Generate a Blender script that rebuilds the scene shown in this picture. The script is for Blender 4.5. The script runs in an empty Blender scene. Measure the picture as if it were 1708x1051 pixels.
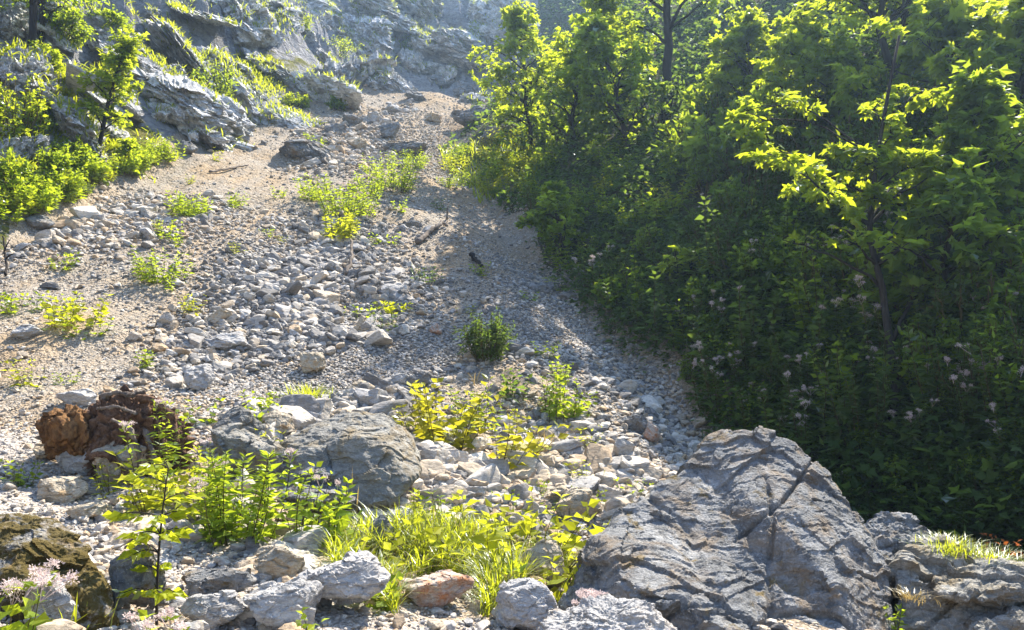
import bpy, math, random
import numpy as np
from mathutils import Vector, Matrix
random.seed(7)
RNG = np.random.default_rng(7)
sc = bpy.context.scene
C = sc.collection

# ------------------------------------------------------------------ camera, sky, sun, exposure
EYE, PITCH, F = 1.6, math.radians(5.0), 1340.0          # F in pixels of the 1708 wide photograph
cam_d = bpy.data.cameras.new("camera"); cam = bpy.data.objects.new("camera", cam_d); C.objects.link(cam)
cam.location = (0, 0, EYE); cam.rotation_euler = (math.pi / 2 + PITCH, 0, 0)
cam_d.sensor_width = 36; cam_d.lens = 36 * F / 1708; cam_d.clip_start = 0.05; cam_d.clip_end = 1000
sc.camera = cam
HAZE = 0.0013
SUN_AZ, SUN_EL = math.radians(36), math.radians(54)
w = bpy.data.worlds.new("World"); sc.world = w; w.use_nodes = True
nt = w.node_tree
sky = nt.nodes.new('ShaderNodeTexSky'); sky.sky_type = 'NISHITA'; sky.sun_disc = False
sky.sun_elevation = SUN_EL; sky.sun_rotation = SUN_AZ; sky.air_density = 1.0; sky.dust_density = 0.6; sky.ozone_density = 2.0
nt.links.new(sky.outputs[0], nt.nodes['Background'].inputs[0]); nt.nodes['Background'].inputs[1].default_value = 0.14
sun_d = bpy.data.lights.new("sun", 'SUN'); sun_d.energy = 5.0; sun_d.angle = math.radians(0.5); sun_d.color = (1.0, 0.91, 0.76)
sun = bpy.data.objects.new("sun", sun_d); C.objects.link(sun)
SUN = Vector((math.sin(SUN_AZ) * math.cos(SUN_EL), math.cos(SUN_AZ) * math.cos(SUN_EL), math.sin(SUN_EL)))
sun.rotation_euler = (-SUN).to_track_quat('-Z', 'Y').to_euler(); sun.location = SUN * 60
sc.view_settings.view_transform = 'Standard'; sc.view_settings.look = 'None'
sc.view_settings.gamma = 1; sc.view_settings.exposure = 1.7
sc.cycles.max_bounces = 8; sc.cycles.diffuse_bounces = 4; sc.cycles.transmission_bounces = 4; sc.cycles.glossy_bounces = 2
sc.cycles.volume_bounces = 0
sc.cycles.sample_clamp_indirect = 8

# ------------------------------------------------------------------ noise
def _hash(ix, iy, iz, seed):
    h = (ix.astype(np.uint32) * np.uint32(374761393) + iy.astype(np.uint32) * np.uint32(668265263)
         + iz.astype(np.uint32) * np.uint32(2147483647 - 1013) + np.uint32(seed * 974711 + 12345))
    h = (h ^ (h >> np.uint32(13))) * np.uint32(1274126177)
    h = (h ^ (h >> np.uint32(16))) * np.uint32(2246822519)
    return ((h ^ (h >> np.uint32(15))).astype(np.float64) / 4294967295.0) * 2 - 1
def noise3(p, seed=0):
    i = np.floor(p).astype(np.int64); f = p - i; u = f * f * f * (f * (f * 6 - 15) + 10)
    x, y, z = i[..., 0], i[..., 1], i[..., 2]; ux, uy, uz = u[..., 0], u[..., 1], u[..., 2]
    def c(a, b, d): return _hash(x + a, y + b, z + d, seed)
    x00 = c(0,0,0)*(1-ux)+c(1,0,0)*ux; x10 = c(0,1,0)*(1-ux)+c(1,1,0)*ux
    x01 = c(0,0,1)*(1-ux)+c(1,0,1)*ux; x11 = c(0,1,1)*(1-ux)+c(1,1,1)*ux
    return (x00*(1-uy)+x10*uy)*(1-uz)+(x01*(1-uy)+x11*uy)*uz
def noise2(x, y, seed=0):
    ix = np.floor(x).astype(np.int64); iy = np.floor(y).astype(np.int64); fx = x-ix; fy = y-iy
    ux = fx*fx*fx*(fx*(fx*6-15)+10); uy = fy*fy*fy*(fy*(fy*6-15)+10); z = np.zeros_like(ix)
    def c(a, b): return _hash(ix+a, iy+b, z, seed)
    return (c(0,0)*(1-ux)+c(1,0)*ux)*(1-uy)+(c(0,1)*(1-ux)+c(1,1)*ux)*uy
def fbm2(x, y, oct=4, seed=0, gain=.5):
    s = 0; a = 1.0
    for o in range(oct):
        s = s + a*noise2(x, y, seed+o); x = x*2.03+13.7; y = y*2.03+5.1; a *= gain
    return s
def ridge2(x, y, oct=4, seed=0):
    s = 0; a = 1.0
    for o in range(oct):
        s = s + a*(1-2*np.abs(noise2(x, y, seed+o))); x = x*2.1+3.7; y = y*2.1+9.1; a *= .5
    return s
def fbm3(p, oct=4, seed=0, gain=.5):
    s = 0; a = 1.0
    for o in range(oct):
        s = s + a*noise3(p, seed+o); p = p*2.03+7.31; a *= gain
    return s
def ridge3(p, oct=4, seed=0):
    s = 0; a = 1.0
    for o in range(oct):
        s = s + a*(1-2*np.abs(noise3(p, seed+o))); p = p*2.1+4.3; a *= .5
    return s
def facet2(x, y, seed=0):
    i, j = np.floor(x).astype(np.int64), np.floor(y).astype(np.int64); best = np.full(x.shape, 9e9); out = np.zeros(x.shape); z = np.zeros_like(i)
    for a in (-1, 0, 1):
        for b in (-1, 0, 1):
            ci, cj = i+a, j+b; dx = x-(ci+.5+.45*_hash(ci, cj, z, seed)); dy = y-(cj+.5+.45*_hash(ci, cj, z, seed+1)); d = dx*dx+dy*dy; m = d < best
            v = .55*_hash(ci, cj, z, seed+2)+.9*_hash(ci, cj, z, seed+3)*dx+.9*_hash(ci, cj, z, seed+4)*dy; out = np.where(m, v, out); best = np.where(m, d, best)
    return out
def facet3(p, seed=0):
    i = np.floor(p).astype(np.int64); n = len(p); best = np.full(n, 9e9); out = np.zeros(n)
    for a in (-1, 0, 1):
        for b in (-1, 0, 1):
            for c in (-1, 0, 1):
                q = i+np.array([a, b, c]); x, y, z = q[:, 0], q[:, 1], q[:, 2]
                d = [p[:, k]-(q[:, k]+.5+.45*_hash(x, y, z, seed+k)) for k in range(3)]; dd = d[0]**2+d[1]**2+d[2]**2; m = dd < best
                v = .5*_hash(x, y, z, seed+4)+.8*sum(_hash(x, y, z, seed+5+k)*d[k] for k in range(3)); out = np.where(m, v, out); best = np.where(m, dd, best)
    return out
def sstep(a, b, x):
    t = np.clip((x-a)/(b-a), 0, 1); return t*t*(3-2*t)
def unit(v): return v/np.maximum(np.linalg.norm(v, axis=-1, keepdims=True), 1e-9)

# ------------------------------------------------------------------ terrain height
GY = [-30, 0, 6, 10.5, 14.9, 25.6, 35, 47, 80]; GX = [14, 5.9, 4.3, 2.7, 1.1, -2.2, -0.9, 0.3, 4]
LY = [-30, 0, 8, 14, 20, 26, 32, 40, 47, 80];   LX = [-13, -8.9, -8.6, -8.2, -8.0, -8.2, -7.8, -6.2, -4.6, -3.5]
def soft(v, k=1.0): return k*np.log1p(np.exp(np.clip(v/k, -30, 30)))
def stairs(t, p, lo=.55):
    q = t/p; i = np.floor(q); f = q-i
    return (i+sstep(lo, 1.0, f))*p - t + p*.5*(1-lo)
def height(x, y):
    gx = np.interp(y, GY, GX); lx = np.interp(y, LY, LX)
    z = .1 + .5*soft(y-8, .8) + .125*soft(y-25, 2) - .15*np.clip(x, -14, 6)
    dr = np.maximum(0, x-gx)*.96; dl = np.maximum(0, lx-x); db = soft(y-45.5+.25*(x+2)*(x < -2), .6)
    z = z + fbm2(x*.35, y*.35, 3, 3)*.16 + fbm2(x*1.3, y*1.3, 3, 9)*.05
    # gully bank and wooded slope
    n = fbm2(x*.22+4, y*.22, 3, 21)
    bank = .80*np.minimum(dr, 6.0) + .5*np.maximum(0, dr-6.0)
    z = z + bank*sstep(-.5, 1.2, dr) + sstep(.3, 3, dr)*(n*.7 + fbm2(x*.9, y*.9, 4, 33)*.16)
    z = z - .35*np.exp(-((x-gx)/1.1)**2)*sstep(6, 9, y)*sstep(40, 25, y)
    # left crags
    hill = np.where(dl > 0, .92*dl, 0) + 1.5*db
    m = np.maximum(dl*.9, db)
    wgt = sstep(.4, 2.2, m)
    wob = fbm2(x*.16+9, y*.16, 3, 41)*1.7 + fbm2(x*.7, y*.7, 3, 45)*.45
    t = z + hill + .28*x + wob
    d = .85*stairs(t, 2.6, .62) + .75*stairs(t*1.0 + fbm2(x*.5+3, y*.5, 2, 50)*.8, .85, .6)*.8
    crag = ridge2(x*.55+.3*y, y*.55, 4, 61)*.42 + fbm2(x*2.2, y*2.2, 4, 66)*.12
    fx, fy = x*.8+.6*y+fbm2(x, y, 3, 81)*.35, y*.8-.6*x+fbm2(x+7, y, 3, 84)*.35
    fac = facet2(fx*.42, fy*.85, 100)*.55 + facet2(fx*1.1+3, fy*2.0, 120)*.26 + facet2(fx*2.6, fy*4.2, 140)*.10
    z = z + hill + wgt*(d*.9 + crag*.6*sstep(.5, 3, m) + fac*sstep(.3, 2, m))
    # hollow at the cave mouth
    z = z - 1.2*np.exp(-(((x+3.4)/1.0)**2 + ((y-50.0)/1.3)**2))
    return np.where(z > 26, 26+9*(1-np.exp(-np.maximum(z-26, 0)/9)), z)
NA = 960
ang_in = np.linspace(math.radians(-48), math.radians(48), NA)
ang_out = np.linspace(math.radians(48), math.radians(312), 90)[1:-1]
ANG = np.concatenate([ang_in, ang_out])
def prog(a, b, n, p=1.0): return a+(b-a)*np.linspace(0, 1, n, endpoint=False)**p
RAD = np.concatenate([prog(.4, 3, 14), prog(3, 14, 330, 1.25), prog(14, 62, 640, 1.0), prog(62, 170, 46, 1.3)])
TH, RR = np.meshgrid(ANG, RAD, indexing='ij')
GXX, GYY = np.sin(TH)*RR, np.cos(TH)*RR
HH = height(GXX, GYY)
def ground(x, y): return height(np.asarray(x, float), np.asarray(y, float))
def ray(px, py):
    u = (np.asarray(px, float)-854)/F; v = (525.5-np.asarray(py, float))/F
    return u, math.cos(PITCH)-v*math.sin(PITCH), math.sin(PITCH)+v*math.cos(PITCH)
def at(px, py, Y):
    u, b, c = ray(px, py); return np.stack([u/b*Y, np.broadcast_to(Y, np.shape(u/b)) if np.ndim(u) else Y, EYE+c/b*Y], -1)
def P(px, py):
    """the ground point seen at a pixel of the photograph"""
    px = np.atleast_1d(np.asarray(px, float)); py = np.atleast_1d(np.asarray(py, float))
    u, b, c = ray(px, py); th = np.arctan2(u, b); m = c/np.hypot(u, b)
    fi = np.clip((th-ang_in[0])/(ang_in[1]-ang_in[0]), 0, NA-1.001); i = fi.astype(int); f = (fi-i)[:, None]
    col = HH[i]*(1-f)+HH[i+1]*f
    g = col - (EYE+m[:, None]*RAD[None])
    hit = g > 0; hit[:, :20] = False
    k = np.argmax(hit, 1); k = np.where(hit.any(1), k, len(RAD)-1)
    a = np.arange(len(px)); g0 = g[a, k-1]; g1 = g[a, k]; t = np.clip(-g0/np.where(g1-g0 == 0, 1, g1-g0), 0, 1)
    r = RAD[k-1]+(RAD[k]-RAD[k-1])*t
    x = np.sin(th)*r; y = np.cos(th)*r
    return np.stack([x, y, ground(x, y)], -1)
def P1(px, py): return P(px, py)[0]
def proj(p):
    p = np.atleast_2d(p); y = p[:, 1]*math.cos(PITCH)+(p[:, 2]-EYE)*math.sin(PITCH); z = -p[:, 1]*math.sin(PITCH)+(p[:, 2]-EYE)*math.cos(PITCH)
    return 854+F*p[:, 0]/y, 525.5-F*z/y, y

# ------------------------------------------------------------------ mesh helpers
def mesh_np(name, V, faces, mat, smooth=False, tint=None):
    me = bpy.data.meshes.new(name)
    faces = [np.asarray(f, np.int32) for f in faces if len(f)]
    me.vertices.add(len(V)); me.vertices.foreach_set('co', np.asarray(V, np.float32).ravel())
    tot = np.concatenate([np.full(len(f), f.shape[1], np.int32) for f in faces]); idx = np.concatenate([f.ravel() for f in faces])
    me.loops.add(len(idx)); me.loops.foreach_set('vertex_index', idx)
    me.polygons.add(len(tot)); st = np.zeros(len(tot), np.int32); st[1:] = np.cumsum(tot)[:-1]
    me.polygons.foreach_set('loop_start', st)
    try: me.polygons.foreach_set('loop_total', tot)
    except Exception: pass
    me.polygons.foreach_set('use_smooth', np.full(len(tot), smooth, bool))
    if tint is not None:
        tint = np.asarray(tint, np.float32)
        if tint.ndim == 1: tint = np.stack([tint]*3, -1)
        a = me.attributes.new('tint', 'FLOAT_COLOR', 'POINT')
        a.data.foreach_set('color', np.concatenate([tint, np.ones((len(tint), 1), np.float32)], 1).ravel())
    me.update(calc_edges=True); me.validate()
    if mat: me.materials.append(mat)
    return me
def link(name, me, parent=None, loc=(0, 0, 0)):
    o = bpy.data.objects.new(name, me); C.objects.link(o); o.location = loc
    if parent: o.parent = parent
    return o
def tag(o, label=None, cat=None, group=None, kind=None):
    if label: o['label'] = label
    if cat: o['category'] = cat
    if group: o['group'] = group
    if kind: o['kind'] = kind
    return o
def empty(name, loc, label, cat, group=None):
    o = bpy.data.objects.new(name, None); C.objects.link(o); o.location = loc; o.empty_display_size = .2
    return tag(o, label, cat, group)
def dup(root, loc, rz=0., scale=1., label=None, group=None, tilt=(0, 0)):
    r = root.copy(); C.objects.link(r); r.location = loc; r.rotation_euler = (tilt[0], tilt[1], rz); r.scale = (scale,)*3 if np.ndim(scale) == 0 else scale
    if label: r['label'] = label
    if group: r['group'] = group
    for ch in list(root.children):
        c = ch.copy(); C.objects.link(c); c.parent = r
    return r
class MB:
    def __init__(s): s.V = []; s.q = []; s.t = []; s.c = []; s.n = 0
    def add(s, V, quads=None, tris=None, tint=None):
        V = np.asarray(V, float).reshape(-1, 3)
        if quads is not None and len(quads): s.q.append(np.asarray(quads)+s.n)
        if tris is not None and len(tris): s.t.append(np.asarray(tris)+s.n)
        s.V.append(V); s.c.append(np.broadcast_to(np.asarray(.5 if tint is None else tint, float).reshape(-1, 1) if np.ndim(tint) < 2 else tint, (len(V), 3))); s.n += len(V)
    def mesh(s, name, mat, smooth=False):
        fs = ([np.concatenate(s.q)] if s.q else [])+([np.concatenate(s.t)] if s.t else [])
        return mesh_np(name, np.concatenate(s.V), fs, mat, smooth, np.concatenate(s.c))
    def build(s, name, mat, parent=None, loc=(0, 0, 0), smooth=False): return link(name, s.mesh(name, mat, smooth), parent, loc)
_ico = {}
def ico(sub):
    if sub in _ico: return _ico[sub]
    g = (1+5**.5)/2
    V = [(-1,g,0),(1,g,0),(-1,-g,0),(1,-g,0),(0,-1,g),(0,1,g),(0,-1,-g),(0,1,-g),(g,0,-1),(g,0,1),(-g,0,-1),(-g,0,1)]
    T = [(0,11,5),(0,5,1),(0,1,7),(0,7,10),(0,10,11),(1,5,9),(5,11,4),(11,10,2),(10,7,6),(7,1,8),(3,9,4),(3,4,2),(3,2,6),(3,6,8),(3,8,9),(4,9,5),(2,4,11),(6,2,10),(8,6,7),(9,8,1)]
    V = unit(np.array(V, float)); T = np.array(T)
    for _ in range(sub):
        E = np.sort(np.concatenate([T[:, [0,1]], T[:, [1,2]], T[:, [2,0]]]), 1)
        key = E[:, 0].astype(np.int64)*len(V)+E[:, 1]; uq, inv = np.unique(key, return_inverse=True); inv = inv.reshape(-1)
        mid = unit((V[uq//len(V)]+V[uq % len(V)])/2); n = len(T); a, b, c = inv[:n]+len(V), inv[n:2*n]+len(V), inv[2*n:]+len(V)
        V = np.concatenate([V, mid])
        T = np.concatenate([np.stack([T[:,0],a,c],1), np.stack([T[:,1],b,a],1), np.stack([T[:,2],c,b],1), np.stack([a,b,c],1)])
    _ico[sub] = (V, T); return V, T
def softmin_planes(D, N, h, p=40):
    d = D@N.T; r = np.where(d > 1e-3, h/np.maximum(d, 1e-3), 1e3); k = np.argmin(r, 1)
    m = r.min(1); return m*np.power(np.power(r/m[:, None], -p).sum(1), -1/p), N[k]
def stone_shape(rng, sub, planes=11, rough=.05, p=30, flat=None):
    D, T = ico(sub); N = unit(rng.normal(size=(planes, 3))); h = rng.uniform(.62, 1.0, planes)
    r, nn = softmin_planes(D, np.concatenate([N, np.eye(3), -np.eye(3)]), np.concatenate([h, np.ones(6)]), p)
    V = D*r[:, None]
    if rough: V = V + D*(fbm3(V*2.2+rng.uniform(0, 90), 3, 5)*rough + ridge3(V*1.4+rng.uniform(0, 90), 2, 8)*rough*.5)[:, None]
    ax = np.array([1, rng.uniform(.6, .95), rng.uniform(.38, .75)]) if flat is None else np.array([1, .8, flat])
    return V*ax, T
def tube(pts, rad, n=6):
    pts = np.asarray(pts, float); rad = np.broadcast_to(rad, len(pts)); tg = unit(np.gradient(pts, axis=0))
    ref = np.array([0, 0, 1.]) if abs(tg[:, 2]).mean() < .8 else np.array([1., 0, 0])
    s = unit(np.cross(tg, ref)); b = np.cross(tg, s); a = np.linspace(0, 2*np.pi, n, endpoint=False)
    V = pts[:, None]+rad[:, None, None]*(np.cos(a)[None, :, None]*s[:, None]+np.sin(a)[None, :, None]*b[:, None])
    i = np.arange(len(pts)-1)[:, None]*n; j = np.arange(n)[None]; k = (j+1) % n
    q = np.stack([i+j, i+k, i+n+k, i+n+j], -1).reshape(-1, 4)
    V = np.concatenate([V.reshape(-1, 3), pts[:1], pts[-1:]]); e = len(V)
    t = [(e-2, b2, a2) for a2, b2 in zip(range(n), list(range(1, n))+[0])]; o = (len(pts)-1)*n
    t += [(e-1, o+a2, o+b2) for a2, b2 in zip(range(n), list(range(1, n))+[0])]
    return V, q, np.array(t)
def curve(a, b, bow, n=7, jit=0, rng=None):
    t = np.linspace(0, 1, n)[:, None]; p = np.asarray(a)*(1-t)+np.asarray(b)*t+np.asarray(bow)*(4*t*(1-t))
    if jit: p[1:-1] += rng.normal(size=(n-2, 3))*jit
    return p
# leaves ------------------------------------------------------------
def _sym(pts): return pts
OVATE = (np.array([(0,0,0),(-.3,.38,.07),(0,.5,-.03),(.3,.38,.07),(0,1,-.12)], float), np.array([[0,2,4,1],[0,3,4,2]]), None)
LANCE = (np.array([(0,0,0),(-.15,.4,.05),(0,.5,-.02),(.15,.4,.05),(0,1,-.16)], float), np.array([[0,2,4,1],[0,3,4,2]]), None)
TRI = (np.array([(0,0,0),(.48,.34,-.06),(.2,.52,.0),(0,1,-.1),(-.2,.52,.0),(-.48,.34,-.06)], float), np.array([[0,1,2,3],[0,3,4,5]]), None)
_o = [(0,.06,0),(.24,-.05,-.02),(.46,.04,-.08),(.31,.28,.02),(.60,.58,-.10),(.42,.66,-.04),(.22,.58,.02),(.13,.84,-.03),(0,1.05,-.12)]
_o = _o+[(-x, y, z) for x, y, z in _o[-2:0:-1]]
MAPLE = (np.array([(0,.36,.0)]+_o, float), None, np.array([[0, i+1, (i+1) % len(_o)+1] for i in range(len(_o))]))
ROUND = (np.array([(0,.4,-.05)]+[(.5*math.sin(a)*1.0, .45-.5*math.cos(a)*(1 if abs(a) > .5 and a < 5.8 else .75), .05+.03*math.sin(3*a)) for a in np.linspace(0, 2*np.pi, 12, endpoint=False)], float), None, np.array([[0, i+1, (i+1) % 12+1] for i in range(12)]))
def leaves(mb, pos, d, up, size, shape, rng, tint=None, wid=None):
    if len(pos) == 0: return
    L, q, t = shape; n, k = len(pos), len(L)
    d = unit(d); s = unit(np.cross(d, up)); nn = np.cross(s, d); size = np.broadcast_to(size, n)[:, None, None]
    wd = rng.uniform(.8, 1.2, (n, 1, 1)) if wid is None else wid; cz = rng.normal(1, .8, (n, 1, 1))
    V = pos[:, None]+size*(L[None, :, :1]*wd*s[:, None]+L[None, :, 1:2]*d[:, None]+L[None, :, 2:]*cz*nn[:, None])
    o = (np.arange(n)*k)[:, None, None]
    if tint is None: tint = rng.uniform(0, 1, n)
    mb.add(V.reshape(-1, 3), None if q is None else (o+q[None]).reshape(-1, 4), None if t is None else (o+t[None]).reshape(-1, 3), np.repeat(tint, k))
def blades(mb, base, az, h, lean, wd, rng, tint=None):
    n = len(base); h = np.broadcast_to(h, n); t = np.array([0, .4, .75, 1.0]); dirv = np.stack([np.cos(az), np.sin(az), 0*az], -1); side = np.stack([-np.sin(az), np.cos(az), 0*az], -1)
    fw = (lean*h)[:, None]*t[None]**1.8; z = h[:, None]*t[None]*(1-.35*np.minimum(lean, 1.2)[:, None]*t[None]**1.5)
    c = base[:, None]+fw[..., None]*dirv[:, None]+z[..., None]*np.array([0, 0, 1.]); ww = np.array([.8, 1, .7, 0])[None, :, None]*np.broadcast_to(wd, n)[:, None, None]*.5
    A = c-ww*side[:, None]; B = c+ww*side[:, None]; V = np.concatenate([A[:, :3], B[:, :3], c[:, 3:]], 1)
    o = (np.arange(n)*7)[:, None, None]; q = o+np.array([[0,3,4,1],[1,4,5,2]])[None]; tr = o+np.array([[2,5,6]])[None]
    mb.add(V.reshape(-1, 3), q.reshape(-1, 4), tr.reshape(-1, 3), np.repeat(rng.uniform(0, 1, n) if tint is None else tint, 7))

# ------------------------------------------------------------------ materials
class NT:
    def __init__(s, name):
        s.m = bpy.data.materials.new(name); s.m.use_nodes = True; s.t = s.m.node_tree; s.t.nodes.clear(); s.out = s.n('ShaderNodeOutputMaterial')
    def n(s, typ, **kw):
        x = s.t.nodes.new(typ)
        for k, v in kw.items(): setattr(x, k, v)
        return x
    def l(s, a, b): s.t.links.new(a, b)
    def coord(s, scale=(1, 1, 1), rot=(0, 0, 0), kind='Object'):
        tc = s.n('ShaderNodeTexCoord'); mp = s.n('ShaderNodeMapping'); mp.inputs['Scale'].default_value = scale; mp.inputs['Rotation'].default_value = rot
        s.l(tc.outputs[kind], mp.inputs[0]); return mp.outputs[0]
    def noise(s, vec, scale, detail=6, rough=.6, dist=0):
        x = s.n('ShaderNodeTexNoise'); s.l(vec, x.inputs['Vector']); x.inputs['Scale'].default_value = scale; x.inputs['Detail'].default_value = detail
        x.inputs['Roughness'].default_value = rough; x.inputs['Distortion'].default_value = dist; return x.outputs['Fac']
    def voro(s, vec, scale, feature='F1', out='Distance', rnd=1):
        x = s.n('ShaderNodeTexVoronoi', feature=feature); s.l(vec, x.inputs['Vector']); x.inputs['Scale'].default_value = scale; x.inputs['Randomness'].default_value = rnd; return x.outputs[out]
    def ramp(s, fac, stops, interp='LINEAR'):
        x = s.n('ShaderNodeValToRGB'); r = x.color_ramp; r.interpolation = interp
        while len(r.elements) < len(stops): r.elements.new(.5)
        for e, (p, c) in zip(r.elements, stops): e.position = p; e.color = (c if np.ndim(c) else (c, c, c))[:3]+(1,) if np.ndim(c) else (c, c, c, 1)
        s.l(fac, x.inputs[0]); return x.outputs[0]
    def mix(s, fac, a, b, mode='MIX'):
        x = s.n('ShaderNodeMix', data_type='RGBA', blend_type=mode, clamp_factor=True)
        for sk, v in ((x.inputs[0], fac), (x.inputs[6], a), (x.inputs[7], b)):
            if hasattr(v, 'node'): s.l(v, sk)
            else: sk.default_value = v if np.ndim(v) == 0 else tuple(v)+((1,) if len(v) == 3 else ())
        return x.outputs[2]
    def math(s, op, a, b=0.):
        x = s.n('ShaderNodeMath', operation=op)
        for sk, v in zip(x.inputs, (a, b)):
            if hasattr(v, 'node'): s.l(v, sk)
            else: sk.default_value = v
        return x.outputs[0]
    def attr(s, name): x = s.n('ShaderNodeAttribute'); x.attribute_name = name; return x
    def bump(s, h, strength, dist, prev=None):
        x = s.n('ShaderNodeBump'); x.inputs['Strength'].default_value = strength; x.inputs['Distance'].default_value = dist; s.l(h, x.inputs['Height'])
        if prev: s.l(prev, x.inputs['Normal'])
        return x.outputs[0]
    def pbr(s, col, rough=.85, normal=None, spec=.25):
        x = s.n('ShaderNodeBsdfPrincipled')
        if hasattr(col, 'node'): s.l(col, x.inputs['Base Color'])
        else: x.inputs['Base Color'].default_value = tuple(col)+(1,)
        if hasattr(rough, 'node'): s.l(rough, x.inputs['Roughness'])
        else: x.inputs['Roughness'].default_value = rough
        x.inputs['Specular IOR Level'].default_value = spec
        if normal: s.l(normal, x.inputs['Normal'])
        s.l(x.outputs[0], s.out.inputs[0]); return s.m
def rock_mat(name, dark, light, stain=None, stain_amt=.5, moss=None, moss_amt=.5, tint=False, scale=1., bump=1., streak=(1, 1, 3.5), cracks=True, grass=False, dk=.62):
    m = NT(name); v = m.coord(); vs = m.coord(streak, (.5, .6, .2))
    n1 = m.noise(v, 1.6*scale, 8, .65, .4); n2 = m.noise(vs, 5*scale, 8, .7, .6); n3 = m.noise(v, 40*scale, 4, .6)
    c = m.mix(m.ramp(n1, [(.33, 0), (.68, 1)]), dark, light)
    c = m.mix(m.ramp(n2, [(.46, 0), (.62, .75)]), c, tuple(x*dk for x in dark))
    c = m.mix(m.ramp(n3, [(.56, 0), (.70, .6)]), c, tuple(min(1, x*1.35) for x in light))
    if stain: c = m.mix(m.ramp(m.noise(v, 2.3*scale, 7, .65, .8), [(.62-.25*stain_amt, 0), (.80-.25*stain_amt, .85)]), c, stain)
    if moss: c = m.mix(m.ramp(m.noise(v, 3.1*scale, 9, .72, .3), [(.62-.25*moss_amt, 0), (.70-.25*moss_amt, .95)]), c, moss)
    if grass:
        g = m.n('ShaderNodeNewGeometry'); sx = m.n('ShaderNodeSeparateXYZ'); m.l(g.outputs['True Normal'], sx.inputs[0])
        k = m.math('ADD', sx.outputs['Z'], m.math('MULTIPLY', m.math('SUBTRACT', m.noise(v, 1.3, 8, .75), .5), 1.3))
        c = m.mix(m.ramp(k, [(.86, 0), (.92, 1)]), c, m.mix(n3, (.07, .11, .015), (.24, .24, .04)))
    if tint: c = m.mix(1.0, c, m.attr('tint').outputs['Color'], 'MULTIPLY')
    nb = m.bump(n1, .35*bump, .06/scale); nb = m.bump(n2, 1.0*bump, .06/scale, nb)
    if cracks:
        vd = m.n('ShaderNodeVectorMath', operation='ADD'); nx = m.n('ShaderNodeTexNoise'); m.l(v, nx.inputs['Vector']); nx.inputs['Scale'].default_value = 3*scale; nx.inputs['Detail'].default_value = 5
        m.l(v, vd.inputs[0]); m.l(nx.outputs['Color'], vd.inputs[1])
        e = m.ramp(m.voro(vd.outputs[0], 2.2*scale, 'DISTANCE_TO_EDGE'), [(0, 0), (.035, 1)]); nb = m.bump(e, .5*bump, .03/scale, nb)
    nb = m.bump(n3, .7*bump, .016/scale, nb); nb = m.bump(m.noise(v, 110*scale, 3, .7), .5*bump, .006/scale, nb)
    return m.pbr(c, .9, nb, .2)
M_CRAG = rock_mat('crag_limestone', (.42, .42, .43), (.76, .755, .75), stain=(.34, .29, .22), stain_amt=.12, scale=1.1, bump=1.5, grass=True, streak=(1, 1, 2.2), dk=.42)
M_STONE = rock_mat('loose_limestone', (.31, .295, .28), (.48, .455, .425), stain=(.36, .28, .19), stain_amt=.35, tint=True, scale=3, bump=.7, cracks=False)
M_BOULDER = rock_mat('boulder_limestone', (.16, .165, .17), (.36, .36, .36), stain=(.23, .17, .11), stain_amt=.50, moss=(.17, .125, .05), moss_amt=.18, scale=1.5, bump=1.4, streak=(1, 1.2, 1.6), dk=.45)
M_LICHEN = rock_mat('lichen_limestone', (.19, .185, .17), (.36, .35, .32), stain=(.20, .15, .08), stain_amt=.62, scale=1.6, bump=1.0)
M_MOSSY = rock_mat('mossy_limestone', (.17, .165, .155), (.38, .37, .35), stain=(.22, .13, .03), stain_amt=.62, moss=(.085, .062, .012), moss_amt=.86, scale=1.9, dk=.45)
M_PALE = rock_mat('pale_limestone', (.33, .32, .315), (.50, .485, .465), stain=(.38, .30, .22), stain_amt=.3, scale=2.2, bump=.9)
M_RUST = rock_mat('rusty_limestone', (.36, .30, .25), (.52, .46, .40), stain=(.36, .13, .035), stain_amt=.72, scale=2.4, bump=.6)
M_TAN = rock_mat('tan_limestone', (.33, .28, .21), (.48, .42, .33), stain=(.36, .22, .09), stain_amt=.5, scale=2.4, bump=.7)

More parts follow.
